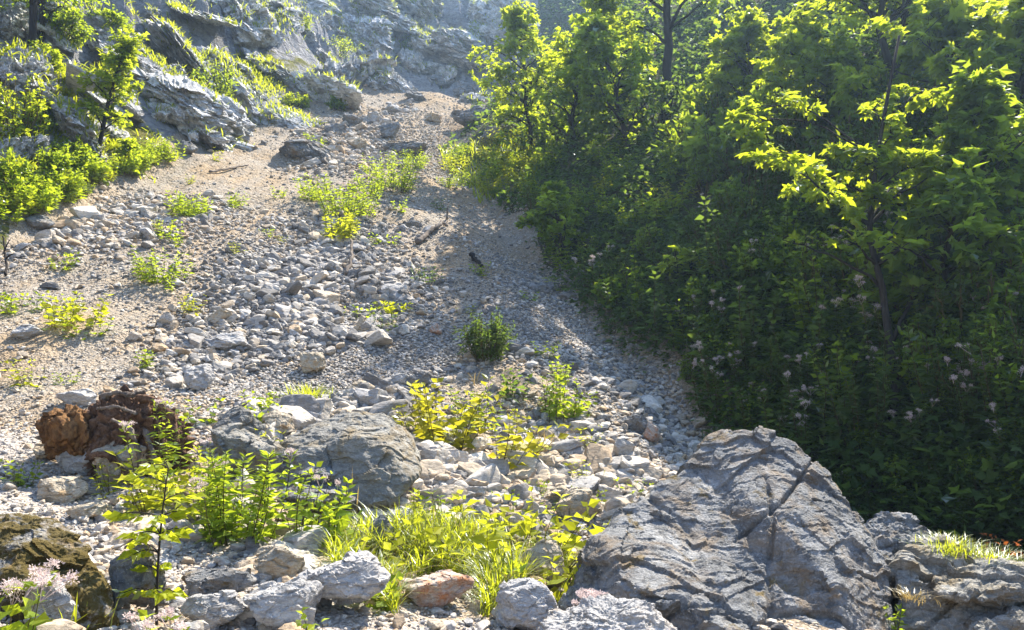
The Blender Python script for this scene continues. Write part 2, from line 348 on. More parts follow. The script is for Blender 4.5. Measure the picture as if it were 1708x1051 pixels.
def scree_mat(name, soil_a, soil_b, grey):
    m = NT(name); v = m.coord(); n1 = m.noise(v, .45, 6, .62, .3); n2 = m.noise(v, 2.6, 6, .65); n3 = m.noise(v, 30, 5, .7)
    soil = m.mix(n2, soil_a, soil_b)
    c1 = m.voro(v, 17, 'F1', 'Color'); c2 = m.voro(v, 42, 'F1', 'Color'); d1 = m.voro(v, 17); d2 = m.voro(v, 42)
    peb = m.mix(m.ramp(c1, [(.1, .40), (.9, 1.2)]), (0, 0, 0), grey, 'MIX'); c3 = m.voro(v, 6.5, 'F1', 'Color'); d3 = m.voro(v, 6.5); peb = m.mix(m.ramp(c3, [(.45, 0), (.6, .55)]), peb, tuple(x*.72 for x in grey)); peb = m.mix(m.ramp(c2, [(.2, 0), (.8, .5)]), peb, tuple(x*.7 for x in soil_a))
    c = m.mix(m.ramp(m.math('ADD', m.math('MULTIPLY', n1, .8), m.math('MULTIPLY', n2, .35)), [(.47, 0), (.66, 1)]), peb, soil)
    st_ = m.noise(m.coord((1.5, .28, .28), (0, 0, .12)), 1.0, 6, .65, .4); c = m.mix(m.ramp(st_, [(.50, 0), (.60, .65)]), c, tuple(x*.62 for x in grey)); c = m.mix(m.ramp(st_, [(.36, .6), (.45, 0)]), c, tuple(x*.8 for x in soil_b))
    c = m.mix(m.ramp(n3, [(.38, .6), (.58, 0)]), c, tuple(x*.4 for x in soil_b)); c = m.mix(m.ramp(d2, [(.35, 0), (.75, .6)]), c, tuple(x*.45 for x in soil_b))  # last mix: dark soil in pebble gaps, with crevice shade painted into the colour
    nb = m.bump(m.math('SUBTRACT', 1, d3), .6, .07); nb = m.bump(m.math('SUBTRACT', 1, d1), .9, .035, nb); nb = m.bump(m.math('SUBTRACT', 1, d2), .9, .016, nb); nb = m.bump(n3, .6, .02, nb)
    return m.pbr(c, .95, nb, .1)
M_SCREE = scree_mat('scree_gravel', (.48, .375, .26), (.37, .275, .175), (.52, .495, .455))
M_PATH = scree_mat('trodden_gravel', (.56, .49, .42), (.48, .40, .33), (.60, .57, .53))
def hill_mat():
    m = NT('craggy_hillside'); v = m.coord(); vs = m.coord((1, 1, 3), (.3, .25, .1)); g = m.n('ShaderNodeNewGeometry'); sx = m.n('ShaderNodeSeparateXYZ'); m.l(g.outputs['True Normal'], sx.inputs[0])
    n1 = m.noise(v, .5, 8, .68, .4); n2 = m.noise(vs, 1.7, 9, .72, .5); n3 = m.noise(v, 9, 6, .7)
    rock = m.mix(m.ramp(n2, [(.36, 0), (.64, 1)]), (.22, .22, .24), (.50, .50, .52)); rock = m.mix(m.ramp(n3, [(.5, 0), (.68, .6)]), rock, (.50, .50, .50))
    rock = m.mix(m.ramp(n1, [(.52, 0), (.68, .4)]), rock, (.26, .22, .17))
    gr = m.mix(m.ramp(n3, [(.35, 0), (.65, 1)]), (.07, .10, .018), (.24, .23, .05)); gr = m.mix(m.ramp(n2, [(.45, 0), (.62, .6)]), gr, (.20, .16, .07))
    k = m.math('ADD', sx.outputs['Z'], m.math('MULTIPLY', m.math('SUBTRACT', n1, .5), .9)); k = m.math('ADD', k, m.math('MULTIPLY', m.math('SUBTRACT', n3, .5), .5))
    c = m.mix(m.ramp(k, [(.58, 0), (.72, 1)]), rock, gr)
    nb = m.bump(n2, 1, .5); nb = m.bump(n3, .9, .14, nb)
    e = m.ramp(m.voro(vs, 1.1, 'DISTANCE_TO_EDGE'), [(0, 0), (.08, 1)]); nb = m.bump(e, .5, .12, nb)
    return m.pbr(c, .95, nb, .1)
M_HILL = hill_mat()
def floor_mat():
    m = NT('forest_floor'); v = m.coord(); n1 = m.noise(v, 1.1, 7, .65); n2 = m.noise(v, 14, 6, .7)
    c = m.mix(m.ramp(n1, [(.38, 0), (.62, 1)]), (.035, .055, .018), (.07, .06, .035)); c = m.mix(m.ramp(n2, [(.45, 0), (.7, .7)]), c, (.10, .095, .07))
    return m.pbr(c, .95, m.bump(n2, .9, .06, m.bump(n1, .8, .2)), .1)
M_FLOOR = floor_mat()
def leaf_mat(name, a, b, trans, tw=.55, gloss=.035, rough=.45):
    m = NT(name); t = m.attr('tint').outputs['Fac']; tc = m.n('ShaderNodeTexCoord')
    c = m.mix(t, a, b); tcol = m.mix(t, tuple(x*.65 for x in trans), trans)
    d = m.n('ShaderNodeBsdfDiffuse'); tr = m.n('ShaderNodeBsdfTranslucent'); gl = m.n('ShaderNodeBsdfGlossy'); gl.inputs['Roughness'].default_value = rough
    m.l(c, d.inputs[0]); m.l(tcol, tr.inputs[0]); gl.inputs[0].default_value = (.8, .85, .9, 1)
    mx = m.n('ShaderNodeMixShader'); mx.inputs[0].default_value = tw; m.l(d.outputs[0], mx.inputs[1]); m.l(tr.outputs[0], mx.inputs[2])
    fr = m.n('ShaderNodeFresnel'); fr.inputs[0].default_value = 1.35; m2 = m.n('ShaderNodeMixShader'); m.l(m.math('MULTIPLY', fr.outputs[0], gloss*4), m2.inputs[0])
    m.l(mx.outputs[0], m2.inputs[1]); m.l(gl.outputs[0], m2.inputs[2]); m.l(m2.outputs[0], m.out.inputs[0]); return m.m
L_MAPLE = leaf_mat('maple_leaf', (.06, .12, .012), (.11, .18, .02), (.62, .72, .03), .6)
L_TREE = leaf_mat('tree_leaf', (.034, .072, .013), (.07, .125, .02), (.52, .66, .035), .56)
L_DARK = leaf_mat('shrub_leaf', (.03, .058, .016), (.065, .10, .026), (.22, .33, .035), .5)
L_HERB = leaf_mat('herb_leaf', (.06, .12, .015), (.15, .21, .025), (.55, .68, .03), .55)
L_YEL = leaf_mat('yellowing_leaf', (.15, .19, .015), (.30, .30, .025), (.68, .72, .03), .55)
L_GOLD = leaf_mat('golden_leaf', (.10, .14, .015), (.31, .28, .025), (.66, .62, .03), .5)
L_GRASS = leaf_mat('grass_blade', (.08, .13, .015), (.22, .24, .03), (.62, .68, .03), .55)
L_DRY = leaf_mat('dry_grass_blade', (.20, .15, .06), (.34, .26, .11), (.5, .36, .12), .4)
L_FLOWER = leaf_mat('pale_pink_blossom', (.58, .46, .45), (.76, .68, .66), (.75, .62, .60), .4, .01)
L_RED = leaf_mat('russet_leaf', (.20, .06, .02), (.34, .13, .03), (.55, .16, .03), .5)
def bark_mat(name, a, b, sc_=(8, 8, 1.5)):
    m = NT(name); v = m.coord(sc_); n = m.noise(v, 2, 8, .7, .5); c = m.mix(m.ramp(n, [(.35, 0), (.65, 1)]), a, b); c = m.mix(m.ramp(m.noise(v, .5, 4), [(.4, 0), (.65, .7)]), c, tuple(x*.6 for x in a)); return m.pbr(c, .9, m.bump(n, 1, .03), .15)
M_BARK = bark_mat('grey_brown_bark', (.022, .018, .016), (.06, .05, .042))
M_BARK_PALE = bark_mat('pale_bark', (.10, .095, .09), (.42, .40, .38), (6, 6, 1))
M_STEM = bark_mat('plant_stem', (.07, .06, .02), (.16, .12, .05))
M_DEAD = bark_mat('weathered_dead_wood', (.10, .075, .06), (.30, .26, .22), (5, 5, 5))
M_ROTRED = bark_mat('red_brown_rotten_wood', (.045, .022, .013), (.28, .175, .115), (9, 9, 9))
M_ROTORANGE = bark_mat('orange_rotten_wood', (.07, .032, .014), (.34, .185, .075), (7, 7, 5))

# ------------------------------------------------------------------ terrain objects
nA, nR = TH.shape
TV = np.stack([GXX, GYY, HH], -1).reshape(-1, 3)
ii, jj = np.meshgrid(np.arange(nA), np.arange(nR-1), indexing='ij'); i2 = (ii+1) % nA
Q = np.stack([ii*nR+jj, i2*nR+jj, i2*nR+jj+1, ii*nR+jj+1], -1).reshape(-1, 4)[:, ::-1]
cx = TV[Q].mean(1); gxx = np.interp(cx[:, 1], GY, GX); lxx = np.interp(cx[:, 1], LY, LX)
wob = noise2(cx[:, 0]*.8, cx[:, 1]*.8, 77)*.5
pa, pb = P1(-60, 740)[:2], P1(680, 1075)[:2]
def seg_dist(p, a, b):
    ab = b-a; t = np.clip(((p-a)@ab)/(ab@ab), 0, 1); return np.linalg.norm(p-(a+t[:, None]*ab), axis=1)
def path_d(p): return seg_dist(p, pa, pb)
zone = np.where(cx[:, 0]+wob > gxx+.5, 2, np.where((cx[:, 0]+wob*1.5 < lxx-.3) | (cx[:, 1]+wob > 47+.3*(cx[:, 0] > -3)), 1, 0))
zone[(zone == 0) & (path_d(cx[:, :2])+wob*.5 < .62)] = 3
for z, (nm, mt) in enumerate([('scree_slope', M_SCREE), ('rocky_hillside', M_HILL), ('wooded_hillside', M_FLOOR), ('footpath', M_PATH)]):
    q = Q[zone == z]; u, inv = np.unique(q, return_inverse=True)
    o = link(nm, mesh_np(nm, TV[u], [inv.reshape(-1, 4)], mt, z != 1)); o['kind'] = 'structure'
# ------------------------------------------------------------------ rocks one can name
def hull_planes(pts):
    import bmesh
    bm = bmesh.new()
    for p in pts: bm.verts.new(p)
    bmesh.ops.convex_hull(bm, input=bm.verts[:]); bm.normal_update()
    N = np.array([f.normal[:] for f in bm.faces]); h = np.array([f.normal.dot(f.verts[0].co) for f in bm.faces]); bm.free()
    k = np.unique(np.round(np.concatenate([N, h[:, None]], 1), 3), axis=0); return k[:, :3], k[:, 3]
def hull_rock(pts, sub, seed, rough=.04, strata=.03, strata_dir=(.4, .3, 1), period=.22, p=60, cracks=(), chip=1., plates=.0, hulls=None, core=None):
    hulls = hulls or [pts]; allp = np.concatenate([np.asarray(h_, float) for h_ in hulls]); c = allp.mean(0) if core is None else np.asarray(core, float)
    D, T = ico(sub); r = None
    for hp in hulls:
        N, h = hull_planes(np.asarray(hp, float)-c)
        if hulls[0] is pts and len(hulls) == 1: N = np.where(h[:, None] < 0, -N, N); h = np.abs(h)
        r1, n1 = softmin_planes(D, N, np.maximum(h, .05), p); r, nn = (r1, n1) if r is None else (np.maximum(r, r1), np.where((r1 > r)[:, None], n1, nn))
    V = D*r[:, None]; sz = np.abs(allp-c).max(); q = V/sz*1.6+seed*3.1
    w_ = V+fbm3(q*1.3, 3, seed+3)[:, None]*.05*sz
    t = w_@unit(np.array(strata_dir, float)); f = t/period-np.floor(t/period)
    g = fbm3(q*.9, 2, seed+9)
    disp = fbm3(q*2, 5, seed, .55)*rough*sz + ridge3(q*1.7, 4, seed+5)*rough*.45*sz + (f-.5)*strata*sz*sstep(-.35, .5, g)
    for n_, off, amp in cracks:                      # a step across a plane, with a groove along it
        s = (w_@unit(np.array(n_, float)))-off; disp = disp + amp*sstep(-.008, .008, s) - abs(amp)*.8*np.exp(-(s/.012)**2)
    R_ = np.array([[.8, .6, 0], [-.48, .64, .6], [.36, -.48, .8]]); qq = (q+fbm3(q*2.2, 3, seed+30)[:, None]*.05)@R_*np.array([1.0, 1.4, 2.4])
    disp = disp + facet3(qq*.85+1, 3+seed)*plates*sz + (facet3(qq*1.6, 7+seed)*.055 + facet3(qq*3.7+5, 17+seed)*.024 + facet3(qq*8+2, 27+seed)*.011)*sz*chip
    fine = (fbm3(q*9, 4, seed+20, .6)*.2+ridge3(q*14, 2, seed+40)*.06)*rough*sz
    return V+unit(nn*.5+D*.5)*(disp+fine)[:, None], T, c
def boulder(name, label, cat, pts, mat, sub=6, seed=1, group=None, **k):
    V, T, c = hull_rock(pts, sub, seed, **k)
    return tag(link(name, mesh_np(name, V, [T], mat, False), None, c), label, cat, group)
def pts_px(l): return [at(a, b, d) for a, b, d in l]
# the great boulder in the lower right of the view
def union_rock(hulls, voxel, seed, rough, chip, sdir=(.75, -.25, .62), period=.3, strata=.01):
    import bmesh
    bm = bmesh.new()
    for hp in hulls:
        vs = [bm.verts.new(p) for p in hp]; bmesh.ops.convex_hull(bm, input=vs)
    bmesh.ops.delete(bm, geom=[v for v in bm.verts if not v.link_faces], context='VERTS'); me = bpy.data.meshes.new('tmp'); bm.to_mesh(me); bm.free()
    o = bpy.data.objects.new('tmp', me); C.objects.link(o); md = o.modifiers.new('r', 'REMESH'); md.mode = 'VOXEL'; md.voxel_size = voxel
    sm = o.modifiers.new('s', 'SMOOTH'); sm.factor = .5; sm.iterations = 1
    ev = o.evaluated_get(bpy.context.evaluated_depsgraph_get()); m2 = ev.to_mesh(); n = len(m2.vertices); V = np.empty(n*3); m2.vertices.foreach_get('co', V); V = V.reshape(-1, 3)
    Nn = np.empty(n*3); m2.vertices.foreach_get('normal', Nn); Nn = Nn.reshape(-1, 3); Q_ = np.array([p.vertices[:] for p in m2.polygons if len(p.vertices) == 4]); T_ = np.array([p.vertices[:] for p in m2.polygons if len(p.vertices) == 3]).reshape(-1, 3)
    ev.to_mesh_clear(); bpy.data.objects.remove(o); bpy.data.meshes.remove(me)
    c = V.mean(0); V = V-c; q = V*1.1+seed*3.1; R_ = np.array([[.8, .6, 0], [-.48, .64, .6], [.36, -.48, .8]]); qq = (q+fbm3(q*2.2, 3, seed+30)[:, None]*.06)@R_*np.array([1.0, 1.4, 2.6])
    w_ = V+fbm3(q*1.5, 3, seed+3)[:, None]*.08; t = w_@unit(np.array(sdir, float)); f = t/period-np.floor(t/period); g = sstep(-.2, .5, fbm3(q*1.1, 2, seed+9))
    disp = (f-.5)*strata*g*2+facet3(qq*.7+2, seed+3)*.09*chip+facet3(qq*1.5, seed)*.055*chip+facet3(qq*3.1+4, seed+9)*.030*chip+facet3(qq*7+2, seed+19)*.014*chip+facet3(qq*15, seed+29)*.006*chip+fbm3(q*2, 4, seed)*rough+ridge3(q*5, 4, seed+7)*rough*.35+fbm3(q*16, 3, seed+8, .6)*rough*.2
    for nn, off, w0 in (((.55, -.2, .8), .18, .02), ((.85, .15, -.5), -.25, .016), ((.2, .3, .93), -.3, .016), ((-.6, .2, .75), .35, .014)):
        sd = w_@unit(np.array(nn))-off; disp = disp-.05*np.exp(-(sd/w0)**2)*sstep(-.1, .4, fbm3(q*1.3, 2, seed+int(w0*5000)))
    return V+Nn*disp[:, None], Q_, T_, c
def union_boulder(label, hulls, mat, voxel, seed, rough, chip, **k):
    V, Q_, T_, c = union_rock(hulls, voxel, seed, rough, chip, **k); return tag(link('boulder', mesh_np('boulder', V, [Q_, T_], mat, False), None, c), label, 'boulder')
K_ = pts_px([(1060,900,7.3),(1185,760,7.7),(1400,880,7.9),(1480,985,7.5),(1490,1120,7.2),(1050,1120,7.2),(1200,1170,5.7),(1400,1170,5.9),(960,1120,6.0)])
H1 = pts_px([(915,1030,5.8),(985,897,5.98),(1004,902,5.88),(1038,962,5.5),(1120,1008,5.35),(1218,1050,5.15),(1010,888,6.2),(1090,905,6.35),(1170,955,6.15),(1290,1040,5.7),(1330,1090,5.4),(1230,1120,5.1),(930,1090,5.65)])+K_
H2 = pts_px([(1000,892,6.25),(1050,848,6.42),(1165,768,6.9),(1190,765,6.95),(1225,800,6.75),(1165,950,6.05),(1100,905,6.28),(1300,1035,5.6),(1290,890,6.2),(1400,1080,5.5),(1380,960,5.95)])+K_
H3 = pts_px([(1172,752,7.0),(1185,731,7.0),(1240,719,7.05),(1325,736,7.0),(1374,783,6.85),(1414,845,6.75),(1447,897,6.55),(1484,968,6.25),(1500,1075,5.95),(1205,790,6.72),(1262,850,6.28),(1330,905,6.0),(1395,985,5.72),(1420,1090,5.5)])+K_
union_boulder('huge grey boulder with ridged sunlit top, by far the biggest rock', [H1, H2, H3], M_BOULDER, .0145, 4, .008, .55)
d0 = P1(575, 838)[1]
boulder('boulder', 'rounded brown grey boulder with speckled top amid the rubble', 'boulder', pts_px([(x_, y_, d0+d_) for x_, y_, d_ in [(452,765,.35),(470,735,.5),(520,712,.6),(590,688,.75),(640,690,.75),(674,720,.65),(692,758,.4),(702,790,.15),(655,840,-.1),(560,845,-.15),(470,825,-.05),(455,800,.1),(500,752,.12),(570,738,.1),(640,742,.1),(685,800,.0),
        (480,760,1.5),(600,700,1.7),(680,740,1.6),(600,830,1.5)]]), M_LICHEN, 6, 11, rough=.02, strata=.008, p=40, chip=.35, cracks=[((.7, -.5, .4), .2, .03)])
boulder('boulder', 'mossy brown boulder cut off by the lower corner below the path', 'boulder', pts_px([(-60,880,4.6),(0,857,4.7),(60,860,4.7),(110,885,4.6),(150,925,4.5),(178,975,4.35),(200,1040,4.2),(60,905,4.35),(115,985,4.15),(20,960,4.2),(-80,1000,4.2),(60,1010,4.2),(100,1100,4.1),(-100,1100,4.2),
        (0,870,5.4),(110,900,5.3),(180,1000,5.1),(200,1100,5.0)]), M_MOSSY, 6, 21, rough=.04, strata=.02, p=22, chip=.55)
G1 = pts_px([(1500,965,6.25),(1520,925,6.45),(1570,900,6.6),(1620,935,6.4),(1600,985,6.15),(1510,1000,6.1),(1500,945,7.2),(1570,905,7.5),(1640,940,7.4),(1520,1120,6.1),(1640,1120,6.2),(1520,1120,7.2),(1640,1120,7.2)])
G2 = pts_px([(1560,965,6.15),(1640,945,6.2),(1705,955,6.1),(1735,985,6.0),(1695,985,5.85),(1600,985,5.9),(1560,990,6.0),(1610,1000,5.85),(1700,1003,5.8),(1640,940,7.0),(1740,950,7.0),(1560,1010,7.0),(1740,1000,7.0)])
G3 = pts_px([(1502,1000,6.2),(1600,1000,6.05),(1720,1010,6.0),(1760,1130,5.9),(1500,1130,5.95),(1600,1130,5.8),(1510,1000,7.0),(1760,1000,7.0),(1500,1130,7.0),(1760,1130,7.0)])
G4 = pts_px([(1640,1035,5.75),(1690,1015,5.8),(1750,1040,5.7),(1760,1130,5.6),(1600,1130,5.65),(1620,1050,5.8),(1660,1020,6.4),(1760,1020,6.4),(1700,1130,6.4)])
union_boulder('overgrown block with rusty underside past the huge boulder, grass on top', [G1, G2, G3, G4], M_LICHEN, .016, 31, .03, .9)
boulder('boulder', 'pointed grey rock wedged behind the huge boulder and the overgrown block', 'boulder', pts_px([(1436,893,7.0),(1468,858,7.2),(1500,866,7.2),(1525,885,7.1),(1560,900,7.0),(1500,905,6.8),(1460,905,6.8),(1530,960,6.6),(1470,990,6.6),(1450,930,6.7),(1440,910,8),(1480,868,8),(1560,920,8)]), M_BOULDER, 5, 41, rough=.05, strata=.03, p=30)
boulder('boulder', 'knobbly pale grey rock cut off by the lower edge before the huge boulder', 'boulder', pts_px([(900,1045,4.7),(950,1015,4.8),(1010,1000,4.85),(1060,1010,4.8),(1110,1035,4.7),(1150,1070,4.6),(980,1040,4.5),(1060,1045,4.5),(880,1100,4.5),(1150,1140,4.4),(1000,1140,4.4),(950,1030,5.3),(1080,1030,5.3)]), M_PALE, 6, 51, rough=.06, strata=.04, period=.12, p=30, chip=.7)
def rock_px(px, pb, wpx, hpx, label, mat=M_PALE, seed=0, depth=.8, sub=4, rot=None, planes=11, rough=.05, name='rock', sink=.12, group=None, p=28, cat='rock', tilt=0):
    b = P1(px, pb); s = math.hypot(b[0], b[1])/F*1.0; r = np.random.default_rng(1000+seed)
    W, Hh = wpx*s, hpx*s; D, T = ico(sub)
    N = unit(r.normal(size=(planes, 3))); h = r.uniform(.62, .98, planes); A_ = np.linalg.qr(r.normal(size=(3, 3)))[0]; N = np.concatenate([N, A_, -A_]); h = np.concatenate([h, np.full(6, 1.0)])
    rr, nn = softmin_planes(D, N, h, p); V = D*rr[:, None]; ext = np.abs(V).max(0); V = V/ext; q0 = V*1.2+seed*1.9; q0 = q0+fbm3(q0*2, 3, seed+2)[:, None]*.05; V = V+nn*(facet3(q0*1.25, seed)*.15+facet3(q0*3.1, seed+50)*.055+facet3(q0*7, seed+70)*.02)[:, None]
    q = V*1.4+seed*2.7; V = V+nn*(fbm3(q*1.5, 5, seed, .5)*rough*.7+ridge3(q*1.2, 3, seed+4)*rough*.2)[:, None]
    V = V/np.abs(V).max(0)*np.array([W/2, W*depth/2, Hh/2*(1+sink)])
    ca, sa = math.cos(tilt), math.sin(tilt); V = V@np.array([[ca, 0, sa], [0, 1, 0], [-sa, 0, ca]])
    o = link(name, mesh_np(name, V, [T], mat, False, np.ones(len(V))), None, (b[0], b[1]+W*depth*.3, b[2]+Hh/2*(1-sink)))
    o.rotation_euler = (0, 0, math.atan2(-b[0], b[1])+(rot or 0)); return tag(o, label, cat, group)
R = [
 # foreground
 (728,1022,122,62,'smooth rounded rock with a rusty orange face in the bright grass',M_RUST,1,.8,5,18),
 (908,985,88,78,'pointed olive grey rock leaning against the huge boulder',M_TAN,2,.7,5,40),
 (875,1062,120,85,'low cracked grey rock between the rusty rock and the huge boulder',M_PALE,3,.8,5,30),
 (465,1060,125,105,'square pale slab with flat top beside the bright grass',M_PALE,4,.7,5,40),
 (565,1030,150,95,'lumpy grey rock at the near edge of the bright grass',M_PALE,5,.8,5,24),
 (465,975,90,58,'beige block with a dark crack above the square pale slab',M_TAN,6,.7,5,40),
 (355,1000,110,50,'shadow fronted flat block right of the slim sapling',M_BOULDER,7,.7,5,40),
 (345,1058,105,58,'rough grey stone at the lower edge right of the slim sapling',M_PALE,8,.8,5,24),
 (222,1030,85,105,'dark upright slab between the mossy boulder and the slim sapling',M_BOULDER,9,.6,5,40),
 (60,1060,90,80,'smooth grey rock below the mossy boulder by the blossoms',M_PALE,10,.8,5,20),
 (88,838,75,36,'loaf shaped beige rock lying alone on the footpath',M_TAN,11,.7,5,22),
 (140,870,62,26,'thin pinkish slab on the footpath above the mossy boulder',M_TAN,12,.7,4,28),
 (530,868,160,62,'wide grey rock half hidden by green leafy stems',M_BOULDER,13,.8,5,20),
 (632,925,72,62,'dark rock with pale rim just right of the wide half hidden rock',M_BOULDER,14,.8,5,24),
 (665,890,48,48,'pale triangular stone at the upper edge of the bright grass',M_PALE,15,.8,4,36),
 (540,830,120,62,'squat grey rock at the foot of the rounded brown boulder',M_BOULDER,16,.8,5,22),
 (410,812,135,98,'leaning grey rock behind the tall pink flowered plant',M_LICHEN,17,.8,5,30),
 (390,752,82,72,'dark angular rock left of the rounded brown boulder',M_LICHEN,18,.8,5,36),
 (465,732,62,48,'two faced rock, grey left side and ochre right side',M_TAN,19,.8,5,44),
 (185,812,95,68,'flat fronted grey block propped below the rotten stump',M_TAN,20,.6,5,40),
 (118,800,75,52,'grey slab lying left below the rotten stump',M_PALE,21,.7,5,30),
 (70,770,55,30,'oval greenish stone in front of the orange end of the stump',M_TAN,22,.8,4,18),
 (122,680,58,34,'whitish wedge resting above the orange end of the stump',M_PALE,23,.7,4,40),
 (35,568,52,26,'smooth oval grey stone alone on the bare gravel',M_PALE,24,.7,4,16),
 (322,655,58,46,'upright split stone with a pale flat side above the stump',M_PALE,25,.6,4,44),
 (368,588,78,36,'broad pale slab on the gravel uphill of the split stone',M_PALE,26,.8,4,34),
 (365,540,52,24,'brown topped flat stone beside the gravel bank',M_TAN,27,.7,4,30),
 (520,625,48,44,'blocky olive stone in the middle of the rubble',M_TAN,28,.8,4,40),
 (605,558,34,32,'yellowish cube shaped stone below the small yellow shrub',M_TAN,29,.8,4,40),
 (725,560,24,22,'small bright orange stone among grey gravel',M_RUST,30,.7,4,36),
 (598,660,50,26,'cream coloured block just above the rounded brown boulder',M_TAN,31,.8,4,40),
 (930,850,75,38,'brownish rock with a sharp ridge in the pale rubble',M_TAN,32,.8,4,36),
 (965,880,85,62,'big olive brown rock in the pale rubble nearest the huge boulder',M_TAN,33,.8,5,30),
 (1060,722,62,34,'grey slab next to an ochre stone in the gully rubble',M_BOULDER,34,.6,4,30),
 (1090,740,30,36,'ochre stone standing at the end of a grey slab',M_RUST,35,.7,4,40),
 # midfield and upper slope
 (500,268,105,50,'broad dark hump of rock on the upper slope',M_BOULDER,36,.8,5,22),
 (599,252,36,28,'brown pyramid rock between two dark humps on the upper slope',M_TAN,37,.8,4,44),
 (678,262,90,38,'sharp crested grey rock above the leafy clump',M_BOULDER,38,.8,5,44),
 (648,232,38,32,'slanting grey rock upslope of the sharp crested rock',M_BOULDER,39,.7,4,40),
 (585,210,40,26,'dark greyish block with flat top on the upper slope',M_BOULDER,40,.7,4,40),
 (785,164,80,36,'low grey dome of rock at the top of the scree',M_BOULDER,41,.8,5,18),
 (800,205,95,36,'long grey ledge just below the dome at the scree top',M_BOULDER,42,.7,5,24),
 (835,240,75,50,'shaded grey outcrop beside the young maple at the scree edge',M_BOULDER,43,.8,5,26),
 (735,150,60,34,'dark grey rock at the left side of the scree top',M_BOULDER,51,.8,5,30),
 (845,158,70,40,'grey shoulder of rock right of the low dome',M_BOULDER,52,.8,5,30),
 (690,168,44,24,'grey block below the toe of the cliff at the scree top',M_BOULDER,53,.8,4,36),
 (765,196,46,20,'flat dark rock between the long ledge and the scree top',M_BOULDER,54,.8,4,30),
 (720,205,34,18,'small brownish rock in the upper gravel neck',M_TAN,55,.8,4,36),
 (650,190,40,22,'pale grey rock under the toe of the cliff',M_PALE,56,.8,4,36),
 (860,185,60,34,'grey rock step below the shoulder at the scree top',M_BOULDER,57,.8,5,30),
 (560,222,44,22,'dark low rock upslope of the broad dark hump',M_BOULDER,58,.8,4,36),
 (620,205,36,20,'angular grey rock right of the dark greyish block',M_PALE,59,.8,4,40),
 (530,240,34,18,'small pale rock just behind the broad dark hump',M_PALE,60,.8,4,36),
 (690,380,40,17,'dark flat stone near the fallen branch',M_BOULDER,44,.7,4,22),
 (305,255,38,24,'dark grey stone at the foot of the crag by the herb bank',M_BOULDER,45,.8,4,30),
 (900,490,50,22,'smooth grey rock at the shaded right margin of the scree',M_BOULDER,46,.7,4,18),
 (950,500,48,16,'long low grey rock touching the shaded undergrowth',M_BOULDER,47,.7,4,18),
 (60,385,55,28,'jagged grey rock at the foot of the bright herb bank',M_BOULDER,48,.7,4,36),
 (700,650,60,30,'bluish wedge shaped rock beside the yellow fern leaves',M_BOULDER,49,.8,4,40),
 (665,650,48,28,'greyish rounded rock left of the bluish wedge',M_PALE,50,.8,4,28),
]
LAND = []
for (px, pb, wp, hp, lab, mt, sd, dp, sb, pw) in R: rock_px(px, pb, wp, hp, lab, mt, sd, dp, sb, p=pw, planes=12 if pw < 30 else 8)

# ------------------------------------------------------------------ loose stones: the largest 300 each its own object, the rest one mass
def blobs(x, y, l):
    s = np.zeros_like(x)
    for px, py, r, a in l:
        c = P1(px, py); s = np.maximum(s, a*np.exp(-(((x-c[0])**2+((y-c[1])/1.6)**2)/(r*r))))
    return s
RUB = [(px, py, r_*.72, a) for px, py, r_, a in [(560,265,1.6,.8),(600,330,1.6,.6),(560,420,1.5,.8),(490,480,1.5,1),(480,550,1.2,1),(600,590,1.2,1),(700,590,1.0,.7),(600,640,1.1,1),(640,480,1.3,.7),(860,560,1.0,.7),(1000,620,.9,.9),(1080,680,.9,.9),(900,760,1.0,1),
       (760,780,1.0,1),(850,830,1.0,1),(1000,790,1.0,1),(420,640,1.0,.8),(330,570,.9,.7),(260,360,1.6,.7),(80,370,1.3,.9),(950,540,.9,.8),(1100,830,.8,.8),(720,850,.8,1),(520,700,.8,.9),(320,640,.7,.6),(120,380,1.2,.7),(640,230,3,.6),(500,940,.6,.8),(230,900,.5,.8),(330,860,.5,.8)]]
SAND = [(170,600,.9,1),(120,545,.8,.8),(760,430,1.0,.8),(865,640,.6,1),(1060,720,.5,.9),(690,190,4,.8),(400,250,2.5,.8),(60,480,1.2,.6),(330,300,2,.6),(700,320,1.4,.7),(820,400,1.2,.5),(40,650,.8,.6)]
def dens(x, y): return np.clip(.20+1.1*blobs(x, y, RUB)-.3*blobs(x, y, SAND), .05, 1)
NS = 520000
yy = np.concatenate([RNG.uniform(3.6, 9, NS//5), RNG.uniform(8, 17, NS*2//5), RNG.uniform(16, 48, NS-NS//5-NS*2//5)])
xx = RNG.uniform(-.72, .72, len(yy))*np.minimum(yy, 16)*1.05
gx = np.interp(yy, GY, GX); lx = np.interp(yy, LY, LX); n_ = fbm2(xx*1.1, yy*1.1, 3, 91)
d_ = dens(xx, yy)*np.where(yy > 22, 2.4, 1); gz = np.exp(-((xx-gx+.6)/1.6)**2)*(yy > 8); d_ = np.clip(d_+.5*gz, 0, 1.2); keep = (xx < gx+.7+n_*.3) & (xx > lx-.2+n_*.4) & (RNG.uniform(0, 1, len(yy)) < d_*(1.05+.6*n_)+.06)
xx, yy, d_ = xx[keep], yy[keep], d_[keep]
d0 = .22+1.1*blobs(xx, yy, RUB)-.3*blobs(xx, yy, SAND); size = np.exp(RNG.normal(math.log(.034), .62, len(xx)))*(.5+.9*np.clip(d0, 0, 1.2))*np.where(yy > 16, 1.2+np.clip(yy-18, 0, 20)*.055, 1)*np.where(yy < 8, .85, 1); size = np.clip(size, .02, .42); size = np.where((gz[keep] > .5) & (yy > 12), np.clip(size, .03, .085), size)
pd = path_d(np.stack([xx, yy], 1)); size = np.where(pd < .5, np.minimum(size, .05), size)
inb = (xx > .5) & (xx < 3.6) & (yy > 5.2) & (yy < 7.2); size = np.where(inb, np.minimum(size, .12), size)
